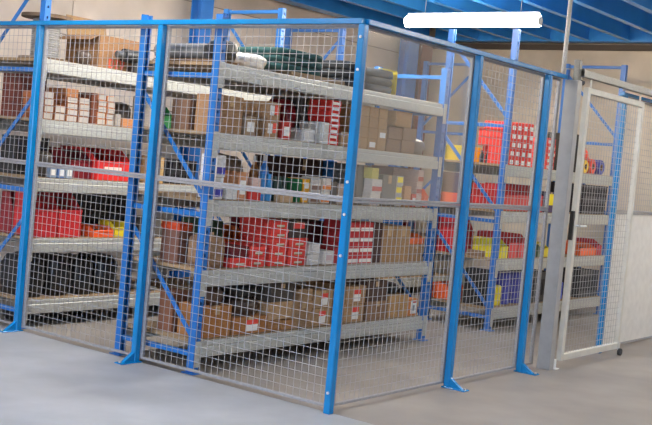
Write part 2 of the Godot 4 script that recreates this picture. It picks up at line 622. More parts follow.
			if ex == "text": sticker(t, xm - w * 0.28, xm + w * 0.22, y0 + h * 0.34, y0 + h * 0.44, l0, "e8cfc8", "pale worn marking")
			elif ex == "tag": sticker(t, x0 + w * 0.05, x0 + w * 0.4, y0 + h * 0.35, y0 + h * 0.52, l0, "f0dc3a", "yellow tag")
			# contents inside
			var ct := mb()
			bx(ct, x0 + 0.012, x1 - 0.012, y0 + th, y0 + h * 0.55, l0 + 0.02, l1 - 0.012, 0.01)
			part(t, "contents", ct, mat("3a3634", "cloth"))
		"crate":
			var th := 0.005
			bx(st, x0, x1, y0, y0 + th, l0, l1)
			bx(st, x0, x1, y0, y1, l1 - th, l1)
			for sx in [[x0, x0 + th], [x1 - th, x1]]: bx(st, sx[0], sx[1], y0, y1, l0, l1)
			bx(st, x0, x1, y0, y0 + h * 0.22, l0, l0 + th)
			bx(st, x0, x1, y1 - h * 0.25, y1, l0, l0 + th)
			var n := maxi(4, int(w / 0.04))
			for k in n + 1:
				var xx := x0 + w * k / n
				bx(st, maxf(x0, xx - 0.007), minf(x1, xx + 0.007), y0 + h * 0.2, y1 - h * 0.22, l0, l0 + th)
			part(t, "body", st, mat(hex, "plastic"))
			var rm := mb()
			bx(rm, x0, x1, y1 - 0.014, y1, l0 - 0.004, l0, 0.001)
			part(t, "rim", rm, mat(hex, "plastic"))
			var ct := mb()
			bx(ct, x0 + 0.012, x1 - 0.012, y0 + th, y0 + h * 0.8, l0 + 0.015, l1 - 0.012, 0.006)
			part(t, "contents", ct, mat("35323a", "cloth"))
		"can":
			var r0 := minf(w, dp) / 2
			lathe(st, [Vector2(0, 0), Vector2(r0, 0), Vector2(r0, h * 0.72), Vector2(r0 * 0.7, h * 0.8), Vector2(0, h * 0.8)], V(xm, y0, lm), 14)
			part(t, "body", st, mat(hex, "plastic"))
			var cp := mb()
			lathe(cp, [Vector2(r0 * 0.62, h * 0.8), Vector2(r0 * 0.62, h * 0.97), Vector2(r0 * 0.5, h), Vector2(0, h)], V(xm, y0, lm), 12)
			part(t, "cap", cp, mat(hex, "plastic"))
			var bd := mb()
			lathe(bd, [Vector2(r0 + 0.0005, h * 0.25), Vector2(r0 + 0.0008, h * 0.25), Vector2(r0 + 0.0008, h * 0.5), Vector2(r0 + 0.0005, h * 0.5)], V(xm, y0, lm), 14)
			part(t, "label", bd, mat("a9b8bd", "label"), "pale printed band")
		"bottle":
			var r0 := minf(w, dp) / 2
			lathe(st, [Vector2(0, 0), Vector2(r0, 0), Vector2(r0, h * 0.6), Vector2(r0 * 0.75, h * 0.72), Vector2(r0 * 0.35, h * 0.82), Vector2(r0 * 0.35, h * 0.88), Vector2(0, h * 0.88)], V(xm, y0, lm), 14)
			part(t, "body", st, mat(hex, "plastic"))
			var cp := mb()
			lathe(cp, [Vector2(r0 * 0.42, h * 0.86), Vector2(r0 * 0.42, h), Vector2(0, h)], V(xm, y0, lm), 12)
			part(t, "cap", cp, mat("dcdad6", "plastic") if hex != "2b2b30" and hex != "2d2b30" else mat("3a3a40", "plastic"))
		"drum":
			var r0 := minf(w, dp) / 2
			lathe(st, [Vector2(0, 0), Vector2(r0, 0.004), Vector2(r0, h * 0.3), Vector2(r0 * 0.96, h * 0.33), Vector2(r0, h * 0.36), Vector2(r0, h * 0.62), Vector2(r0 * 0.96, h * 0.65), Vector2(r0, h * 0.68), Vector2(r0, h * 0.93), Vector2(r0 * 0.9, h * 0.97), Vector2(0, h * 0.97)], V(xm, y0, lm), 18)
			part(t, "body", st, mat(hex, "plastic"))
			var cp := mb()
			lathe(cp, [Vector2(r0 * 0.3, h * 0.96), Vector2(r0 * 0.3, h), Vector2(0, h)], V(xm + r0 * 0.4, y0, lm), 10)
			part(t, "cap", cp, mat("2a2a2c", "plastic"))
		"tape":
			var ro := minf(w, h) / 2
			var bs := Basis(Vector3(1, 0, 0), Vector3(0, 0, 1), Vector3(0, -1, 0))
			lathe(st, [Vector2(ro * 0.45, -dp / 2), Vector2(ro * 0.92, -dp / 2), Vector2(ro, -dp * 0.38), Vector2(ro, dp * 0.38), Vector2(ro * 0.92, dp / 2), Vector2(ro * 0.45, dp / 2), Vector2(ro * 0.45, -dp / 2)], V(xm, y0 + ro, lm), 20, bs)
			part(t, "winding", st, mat(hex, "plastic"))
			var co := mb()
			lathe(co, [Vector2(ro * 0.36, -dp / 2 + 0.002), Vector2(ro * 0.45, -dp / 2 + 0.002), Vector2(ro * 0.45, dp / 2 - 0.002), Vector2(ro * 0.36, dp / 2 - 0.002), Vector2(ro * 0.36, -dp / 2 + 0.002)], V(xm, y0 + ro, lm), 16, bs)
			part(t, "core", co, mat("8a6d50", "card"))
		"helmet":
			var r0 := minf(w, dp) / 2
			lathe(st, [Vector2(r0 * 0.88, 0.012), Vector2(r0 * 0.86, h * 0.35), Vector2(r0 * 0.72, h * 0.7), Vector2(r0 * 0.42, h * 0.93), Vector2(0, h)], V(xm, y0, lm), 20)
			part(t, "shell", st, mat(hex, "plastic"))
			var bm := mb()
			lathe(bm, [Vector2(r0 * 0.86, 0.008), Vector2(r0, 0.0), Vector2(r0, 0.006), Vector2(r0 * 0.86, 0.016)], V(xm, y0, lm), 20)
			part(t, "brim", bm, mat(hex, "plastic"))
			var rg := mb()
			bx(rg, xm - 0.008, xm + 0.008, y0 + h * 0.8, y0 + h * 0.99, lm - r0 * 0.5, lm + r0 * 0.5, 0.004)
			part(t, "ridge", rg, mat(hex, "plastic"))
		"spool":
			var rf := 0.19
			for yy in [[y0, y0 + 0.025], [y1 - 0.025, y1]]:
				var f := mb()
				lathe(f, [Vector2(0, yy[0]), Vector2(rf, yy[0]), Vector2(rf, yy[1]), Vector2(0, yy[1])], V(xm, 0, lm + 0.06), 30)
				part(t, "flange", f, mat("7d6753", "wood"))
			lathe(st, [Vector2(0.09, y0 + 0.025), Vector2(0.09, y1 - 0.025)], V(xm, 0, lm + 0.06), 20)
			part(t, "barrel", st, mat("a08a70", "wood"))
			var wd := mb()
			var yy2 := y0 + 0.034
			while yy2 < y1 - 0.034:
				var pr := []
				for k in 7:
					var an := TAU * k / 6
					pr.append(Vector2(0.098 + 0.009 * cos(an), yy2 + 0.0085 * sin(an)))
				lathe(wd, pr, V(xm, 0, lm + 0.06), 18)
				yy2 += 0.017
			part(t, "cable_winding", wd, mat("9a9a98", "plastic"), "wound grey cable", "stuff")
		"gadget":
			rod(st, V(x0 + 0.02, y0 + h * 0.62, lm), V(x1, y0 + h * 0.62, lm), h * 0.26, 14)
			bx(st, xm, xm + 0.05, y0, y0 + h * 0.5, lm - 0.025, lm + 0.025, 0.008)
			bx(st, xm - 0.02, xm + 0.07, y0, y0 + 0.05, lm - 0.04, lm + 0.04, 0.006)
			part(t, "body", st, mat(hex, "plastic"))
			var ch := mb()
			rod(ch, V(x0 - 0.05, y0 + h * 0.62, lm), V(x0 + 0.02, y0 + h * 0.62, lm), h * 0.14, 12)
			part(t, "chuck", ch, mat("55585c", "galv"))

# ------------------------------------------------------------------ the scene
const LAMP_ENERGY := 1.9
const LAMP_GLOW := 36.0

func _ready():
	rng.seed = 5
	# camera
	var cam := Camera3D.new()
	cam.name = "camera"
	add_child(cam)
	cam.fov = 22.2496
	cam.near = 0.05
	cam.transform = Transform3D(Basis(Vector3(0.600470, 0.090884, 0.794466), Vector3(-0.017243, 0.994761, -0.100765), Vector3(-0.799461, 0.046807, 0.598891)), Vector3(-4.8585, 1.4008, 3.4975))
	cam.current = true
	# sky seen through the big door opening behind the camera
	var we := WorldEnvironment.new()
	we.name = "environment"
	var env := Environment.new()
	var sky := Sky.new()
	var sm := ProceduralSkyMaterial.new()
	sm.sky_top_color = Color(0.72, 0.80, 0.92)
	sm.sky_horizon_color = Color(0.88, 0.92, 0.97)
	sm.ground_horizon_color = Color(0.6, 0.6, 0.6)
	sm.ground_bottom_color = Color(0.45, 0.45, 0.45)
	sm.sky_energy_multiplier = SKY
	sm.ground_energy_multiplier = SKY
	sky.sky_material = sm
	env.background_mode = Environment.BG_SKY
	env.sky = sky
	env.ambient_light_source = Environment.AMBIENT_SOURCE_DISABLED
	env.tonemap_mode = Environment.TONE_MAPPER_LINEAR
	env.tonemap_exposure = EXPOSURE
	env.sdfgi_enabled = true
	env.ssao_enabled = true
	env.ssil_enabled = true
	we.environment = env
	add_child(we)
	# lamps hung from the ceiling joists, in two rows
	lamp("glowing ceiling lamp above the right-hand fence, under the blue joists", 4.08, 0.99, 2.42, 2.79)
	lamp("ceiling lamp above the right end of the near rack", 2.33, 0.93, 2.47, 2.96)
	lamp("ceiling lamp above the left end of the near rack", 0.58, 0.93, 2.47, 2.96)
	lamp("ceiling lamp just outside the left-hand fence", -1.17, 0.93, 2.47, 2.96)
	lamp("ceiling lamp above the floor left of the cage", -2.92, 0.93, 2.47, 2.96)
	lamp("ceiling lamp between the near rack and back wall", 2.33, 2.9, 4.0, 2.96, 0.14)
	lamp("ceiling lamp above the far left rack", 0.58, 2.9, 4.0, 2.96, 0.07)
	lamp("ceiling lamp near the end wall beyond the sliding door", 6.3, -1.9, -0.36, 2.96)
	lamp("ceiling lamp above the floor before the sliding door", 4.6, -3.2, -1.66, 2.96)
	lamp("ceiling lamp above the floor before the corner post", 1.5, -3.2, -1.66, 2.96)
	lamp("ceiling lamp over the open floor well before the left-hand fence", -2.0, -3.2, -1.66, 2.96)

	build_setting()
	build_fence()
	build_door()
	rack("blue and grey rack nearest the mesh corner, loaded with red boxes", 0.09, 2.80, 1.147, 0.67, 2.25, [1, 1], [false, true], "1068b6")
	rack("blue and grey rack at the far left holding red bins", 0.10, 2.72, 2.882, 0.67, 2.75, [-1, 1], [true, true], "1f6cba")
	rack("far blue rack frame against the back wall, half hidden by others", 3.65, 6.30, 2.882, 0.67, 2.72, [-1, -1], [true, true], "3668ae", 3)
	rack("blue and grey rack on the right with red box columns", 3.94, 6.50, 1.137, 0.67, 2.745, [1, 1], [false, true], "2c6cb8", 4)
	for i in GOODS.size(): goods(GOODS[i], i)

const SKY := 2.2
const EXPOSURE := 1.55

func struct(called: String, parts: Array, label := "", category := "") -> Node3D:
	var t := thing(called, label, category, Vector3.ZERO, "", "structure")
	for p in parts: part(t, p[0], p[1], p[2])
	return t

func build_setting():
	var st := mb()
	# floor: two slabs meeting in a joint under the left-hand fence
	bx(st, -9.3, 0.026, -0.2, 0.0, -7.3, 4.5)
	var s2 := mb()
	bx(s2, 0.030, 7.7, -0.2, 0.0, -7.3, 4.5)
	var jt := mb()
	bx(jt, 0.026, 0.030, -0.2, -0.003, -7.3, 4.5)
	struct("floor", [["slab", st, mat("a4a7ac", "floor")], ["slab", s2, mat("938b84", "floor")], ["joint_filler", jt, mat("6f6b68", "rubber")]], "concrete floor, pale blue grey slab meeting a brownish slab", "floor")
	# back wall of large precast panels with recessed joints
	var wb := thing("wall_back", "beige precast panel wall behind the racks", "wall", Vector3.ZERO, "", "structure")
	var core := mb()
	bx(core, -9.3, 7.7, 0.0, 3.6, 4.315, 4.5)
	part(wb, "joint_backing", core, mat("7d7268", "concrete"))
	var tones := ["d6c9bd", "d2c5b9", "d9ccc0"]
	var row := 0
	var y := 0.0
	while y < 3.5:
		var y1 := minf(y + (0.64 if row == 0 else 0.56), 3.6)
		var x := -9.3
		while x < 7.5:
			var xe := minf(x + 3.6, 7.5)
			var p := mb()
			bx(p, x + 0.004, xe - 0.004, y + 0.004, y1 - 0.004, 4.30, 4.315, 0.003)
			part(wb, "panel", p, mat(tones[(row * 2 + int(x + 20)) % 3], "concrete"))
			x = xe
		y = y1
		row += 1
	# end wall, plain rendered blockwork
	var we := mb()
	bx(we, 7.5, 7.7, 0.0, 3.6, -7.3, 4.315)
	struct("wall_end", [["wall_body", we, mat("d3c4b0", "concrete")]], "plain beige end wall beyond the right-hand rack", "wall")
	var tr := mb()
	bx(tr, 7.44, 7.4995, 3.03, 3.095, -7.3, 4.295, 0.004)
	struct("trim_1", [["ledger", tr, mat("5c5048", "wood")]], "dark brown ledger along the top of the end wall", "trim")
	var wf := mb()
	bx(wf, -9.3, 7.5, 0.0, 3.6, -7.3, -7.1)
	struct("wall_front", [["wall_body", wf, mat("c6bcb0", "concrete")]], "pale plain wall opposite the cage", "wall")
	# left wall with a wide door opening to daylight
	var wl := mb()
	bx(wl, -9.3, -9.1, 0.0, 3.6, 2.6, 4.299)
	bx(wl, -9.3, -9.1, 0.0, 3.6, -7.09, -6.0)
	bx(wl, -9.3, -9.1, 3.0, 3.6, -5.999, 2.599)
	struct("wall_left", [["wall_body", wl, mat("c6bcb0", "concrete")]], "pale wall with a wide loading door opening", "wall")
	# blue steel ceiling: deck, joists along the racks, header and edge beam
	var bm := mat("3a92de", "gloss")
	var ce := thing("ceiling", "blue steel deck on joists under the mezzanine", "ceiling", Vector3.ZERO, "", "structure")
	var dk := mb()
	bx(dk, -9.3, 7.7, 3.34, 3.42, -7.3, 4.295)
	part(ce, "deck", dk, bm)
	for k in 8:
		var l := 3.37 - k * 0.495
		var j := mb()
		bx(j, -3.0, 7.15, 3.10, 3.108, l - 0.035, l + 0.035)
		bx(j, -3.0, 7.15, 3.108, 3.34, l - 0.004, l + 0.004)
		bx(j, -3.0, 7.15, 3.332, 3.34, l - 0.03, l + 0.03)
		part(ce, "joist", j, bm)
	var hd := mb()
	bx(hd, 7.152, 7.16, 3.10, 3.34, -1.2, 4.0)
	bx(hd, 7.152, 7.30, 3.095, 3.10, -1.2, 4.0)
	part(ce, "header_beam", hd, bm)
	var eb := mb()
	bx(eb, -3.0, 7.15, 3.09, 3.10, 4.0, 4.2)
	bx(eb, -3.0, 7.15, 3.10, 3.34, 4.09, 4.10)
	part(ce, "edge_beam", eb, bm)
	# steel columns at the back wall
	column("blue steel column standing behind the left rack", "2f77c9", 2.93, 4.09, 0.17, 0.14)
	column("blue steel column beside the dark red one, far corner", "2f77c9", 6.71, 4.09, 0.24, 0.14)
	column("dark red steel column in the far corner", "6a2629", 7.03, 4.09, 0.26, 0.14)

func column(label: String, hex: String, x: float, l: float, w: float, d: float):
	var t := thing("steel_column", label, "column", V(x, 0, l), "steel columns", "structure")
	var st := mb()
	bx(st, x - w / 2, x + w / 2, 0.012, 3.088, l - d / 2, l - d / 2 + 0.012)
	bx(st, x - w / 2, x + w / 2, 0.012, 3.088, l + d / 2 - 0.012, l + d / 2)
	bx(st, x - 0.005, x + 0.005, 0.012, 3.088, l - d / 2 + 0.012, l + d / 2 - 0.012)
	part(t, "shaft", st, mat(hex, "gloss"))
	var p := mb()
	bx(p, x - w / 2 - 0.03, x + w / 2 + 0.03, 0.0, 0.012, l - d / 2 - 0.03, l + d / 2 + 0.03)
	part(t, "base_plate", p, mat(hex, "gloss"))

func rail(label: String, a: Vector3, b: Vector3):
	var t := thing("top_rail", label, "rail", Vector3((a.x + b.x) / 2, a.y, (a.z + b.z) / 2), "blue top rails")
	var st := mb()
	bar(st, a, b, 0.03, 0.044, Vector3.UP, 0.003)
	part(t, "tube", st, mat("0077b6", "gloss"))

func build_fence():
	var LP := [0.0, 1.571, 2.793, 4.22]
	var RP := [0.0, 1.307, 2.339]
	fence_post("blue corner post where both mesh fences meet, with silver bolts", 0.0, 0.0, Vector2.ZERO, 2.172, [2.10, 1.92, 1.30, 1.12, 0.89, 0.12])
	fence_post("blue post in the middle of the left-hand fence, outward foot plate", 0.0, LP[1], Vector2(-1, 0))
	fence_post("leftmost blue fence post in front of the red bins", 0.0, LP[2], Vector2(-1, 0))
	fence_post("blue post where the left-hand fence meets the back wall", 0.0, LP[3], Vector2(-1, 0))
	fence_post("first blue post right of the corner, with outward foot plate", RP[1], 0.0, Vector2(0, -1))
	fence_post("second blue post right of the corner, beside the grey door post", RP[2], 0.0, Vector2(0, -1))
	fence_post("blue post behind the sliding door's far stile", 3.86, 0.03, Vector2.ZERO)
	fence_post("blue post at the right end beyond the white sheet panel", 5.34, 0.03, Vector2.ZERO)
	rail("blue top rail along the left-hand fence", V(0, 2.188, 0.0), V(0, 2.188, 4.29))
	rail("blue top rail along the right-hand fence up to the door post", V(0.023, 2.188, 0.0), V(2.61, 2.188, 0.0))
	rail("blue top rail beyond the sliding door", V(3.8, 2.188, 0.03), V(5.4, 2.188, 0.03))
	var names := ["between the corner post and the middle post, left-hand fence", "left of the middle post of the left-hand fence", "at the far left end next to the wall"]
	for i in 3:
		for k in 2:
			var lab: String = ["lower", "upper"][k] + " grey mesh panel " + names[i]
			var la: float = LP[i] + 0.012
			fence_panel("mesh_panel", lab, "mesh panel", 0.034, la, 0.034, LP[i + 1] + (-0.012 if i < 2 else 0.06), [0.025, 1.20][k], [1.198, 2.172][k], "mesh", "grey mesh panels")
	fence_panel("mesh_panel", "lower grey mesh panel just right of the corner post", "mesh panel", 0.06, 0.034, RP[1] - 0.009, 0.034, 0.025, 1.198, "mesh", "grey mesh panels")
	fence_panel("clear_panel", "clear plastic panel just right of the corner post, upper half", "clear panel", 0.06, 0.034, RP[1] - 0.009, 0.034, 1.20, 2.172, "clear", "")
	for k in 2:
		fence_panel("mesh_panel", ["lower", "upper"][k] + " grey mesh panel between the two posts right of the corner", "mesh panel", RP[1] + 0.014, 0.034, RP[2] - 0.009, 0.034, [0.025, 1.20][k], [1.198, 2.172][k], "mesh", "grey mesh panels")
		fence_panel("mesh_panel", ["lower", "upper"][k] + " narrow mesh panel beside the grey door post", "mesh panel", RP[2] + 0.014, 0.034, 2.60, 0.034, [0.025, 1.20][k], [1.198, 2.172][k], "mesh", "grey mesh panels")
	fence_panel("sheet_panel", "plain white sheet panel at the lower right beyond the door", "panel", 3.884, 0.064, 5.30, 0.064, 0.025, 1.198, "sheet", "")
	fence_panel("mesh_panel", "upper mesh panel above the plain white sheet", "mesh panel", 3.884, 0.064, 5.30, 0.064, 1.20, 2.172, "mesh", "grey mesh panels")

func build_door():
	var gm := mat("9b9b9c", "paint")
	var dm := mat("c5c3bc", "paint")
	# grey door post with its taller head
	var t := thing("door_post", "wide grey steel door post left of the sliding door", "post", V(2.645, 0, -0.05))
	var st := mb()
	bx(st, 2.615, 2.69, 0.0, 2.17, -0.105, 0.0, 0.003)
	part(t, "tube", st, gm)
	var hd := mb()
	bx(hd, 2.63, 2.682, 2.17, 2.32, -0.095, -0.05, 0.003)
	part(t, "head", hd, mat("6a6a68", "galv"), "dark grey head bracket")
	var stp := mb()
	rod(stp, V(2.685, 2.16, -0.09), V(2.725, 2.16, -0.09), 0.02, 12)
	part(t, "door_stop", stp, mat("2b2b2c", "rubber"), "black rubber stop")
	var gd := thing("floor_guide", "small white floor guide at the foot of the door post", "guide", V(2.73, 0, -0.09))
	var g1 := mb()
	bx(g1, 2.70, 2.76, 0.0, 0.006, -0.12, -0.06)
	part(gd, "base_plate", g1, mat("d5d5d3", "paint"))
	var g2 := mb()
	lathe(g2, [Vector2(0, 0.006), Vector2(0.014, 0.006), Vector2(0.014, 0.07), Vector2(0, 0.075)], V(2.73, 0, -0.09), 12)
	part(gd, "roller", g2, mat("e4e4e2", "plastic"))
	# conduit up to the ceiling
	var cp := thing("conduit_pole", "thin grey conduit rising from the door post to the ceiling", "pipe", V(2.59, 2.22, 0.01))
	var cs := mb()
	rod(cs, V(2.59, 2.216, 0.01), V(2.59, 3.339, 0.01), 0.016, 12)
	part(cp, "pipe", cs, mat("a4a2a0", "galv"))
	# overhead track
	var tk := thing("door_track", "grey overhead track carrying the sliding door", "track", V(4.0, 2.23, -0.09))
	var ts := mb()
	bx(ts, 2.69, 5.35, 2.205, 2.209, -0.115, -0.099)
	bx(ts, 2.69, 5.35, 2.205, 2.209, -0.081, -0.065)
	bx(ts, 2.69, 5.35, 2.209, 2.255, -0.115, -0.111)
	bx(ts, 2.69, 5.35, 2.209, 2.255, -0.069, -0.065)
	bx(ts, 2.69, 5.35, 2.251, 2.255, -0.111, -0.069)
	part(tk, "channel", ts, mat("8c8c8a", "galv"))
	for x in [2.70, 3.86, 5.3]:
		var b := mb()
		bx(b, x - 0.015, x + 0.015, 2.256, 2.262, -0.11, 0.05, 0.001)
		bx(b, x - 0.015, x + 0.015, 2.217, 2.256, 0.044, 0.05, 0.001)
		part(tk, "bracket", b, mat("9b9b99", "galv"))
	# the sliding leaf, standing almost closed
	var x0 := 2.80
	var x1 := 3.955
	var l := -0.09
	var d := thing("sliding_door", "pale grey framed mesh sliding door, almost closed", "door", V((x0 + x1) / 2, 0.05, l))
	for e in [[x0, x0 + 0.05], [x1 - 0.04, x1]]:
		var s := mb()
		bx(s, e[0], e[1], 0.055, 2.135, l - 0.02, l + 0.02, 0.003)
		part(d, "stile", s, dm)
	for yy in [[0.055, 0.105], [2.09, 2.135]]:
		var s := mb()
		bx(s, x0 + 0.05, x1 - 0.04, yy[0], yy[1], l - 0.02, l + 0.02, 0.003)
		part(d, "frame_rail", s, dm)
	wires(d, V(x0 + 0.05, 0, l), V(x1 - 0.04, 0, l), 0.105, 2.09, Vector3(0, 0, 1))
	var lk := mb()
	bx(lk, x0 - 0.028, x0 - 0.001, 0.98, 1.20, l - 0.015, l + 0.015, 0.002)
	var lock := part(d, "lock_case", lk, mat("232325", "plastic"), "black lock case")
	var hn := mb()
	rod(hn, V(x0 + 0.02, 1.09, l - 0.02), V(x0 + 0.02, 1.09, l - 0.055), 0.008, 8)
	rod(hn, V(x0 + 0.012, 1.09, l - 0.055), V(x0 + 0.13, 1.09, l - 0.055), 0.008, 8)
	part(lock, "handle", hn, mat("dfe0e1", "galv"), "chrome lever handle")
	for x in [x0 + 0.08, x1 - 0.06]:
		var h := mb()
		bx(h, x - 0.012, x + 0.012, 2.135, 2.215, l - 0.004, l + 0.004, 0.001)
		part(d, "hanger", h, mat("b5b5b3", "galv"))
	var wh := mb()
	lathe(wh, [Vector2(0, -0.012), Vector2(0.03, -0.012), Vector2(0.03, 0.012), Vector2(0, 0.012)], V(x1 - 0.02, 0.03, l - 0.035), 16, Basis(Vector3(1, 0, 0), Vector3(0, 0, 1), Vector3(0, -1, 0)))
	part(d, "wheel", wh, mat("333438", "rubber"), "dark caster wheel")
	var fk := mb()
	bx(fk, x1 - 0.045, x1 + 0.005, 0.03, 0.11, l - 0.025, l - 0.021, 0.001)
	part(d, "caster_fork", fk, mat("c9c9c8", "galv"))

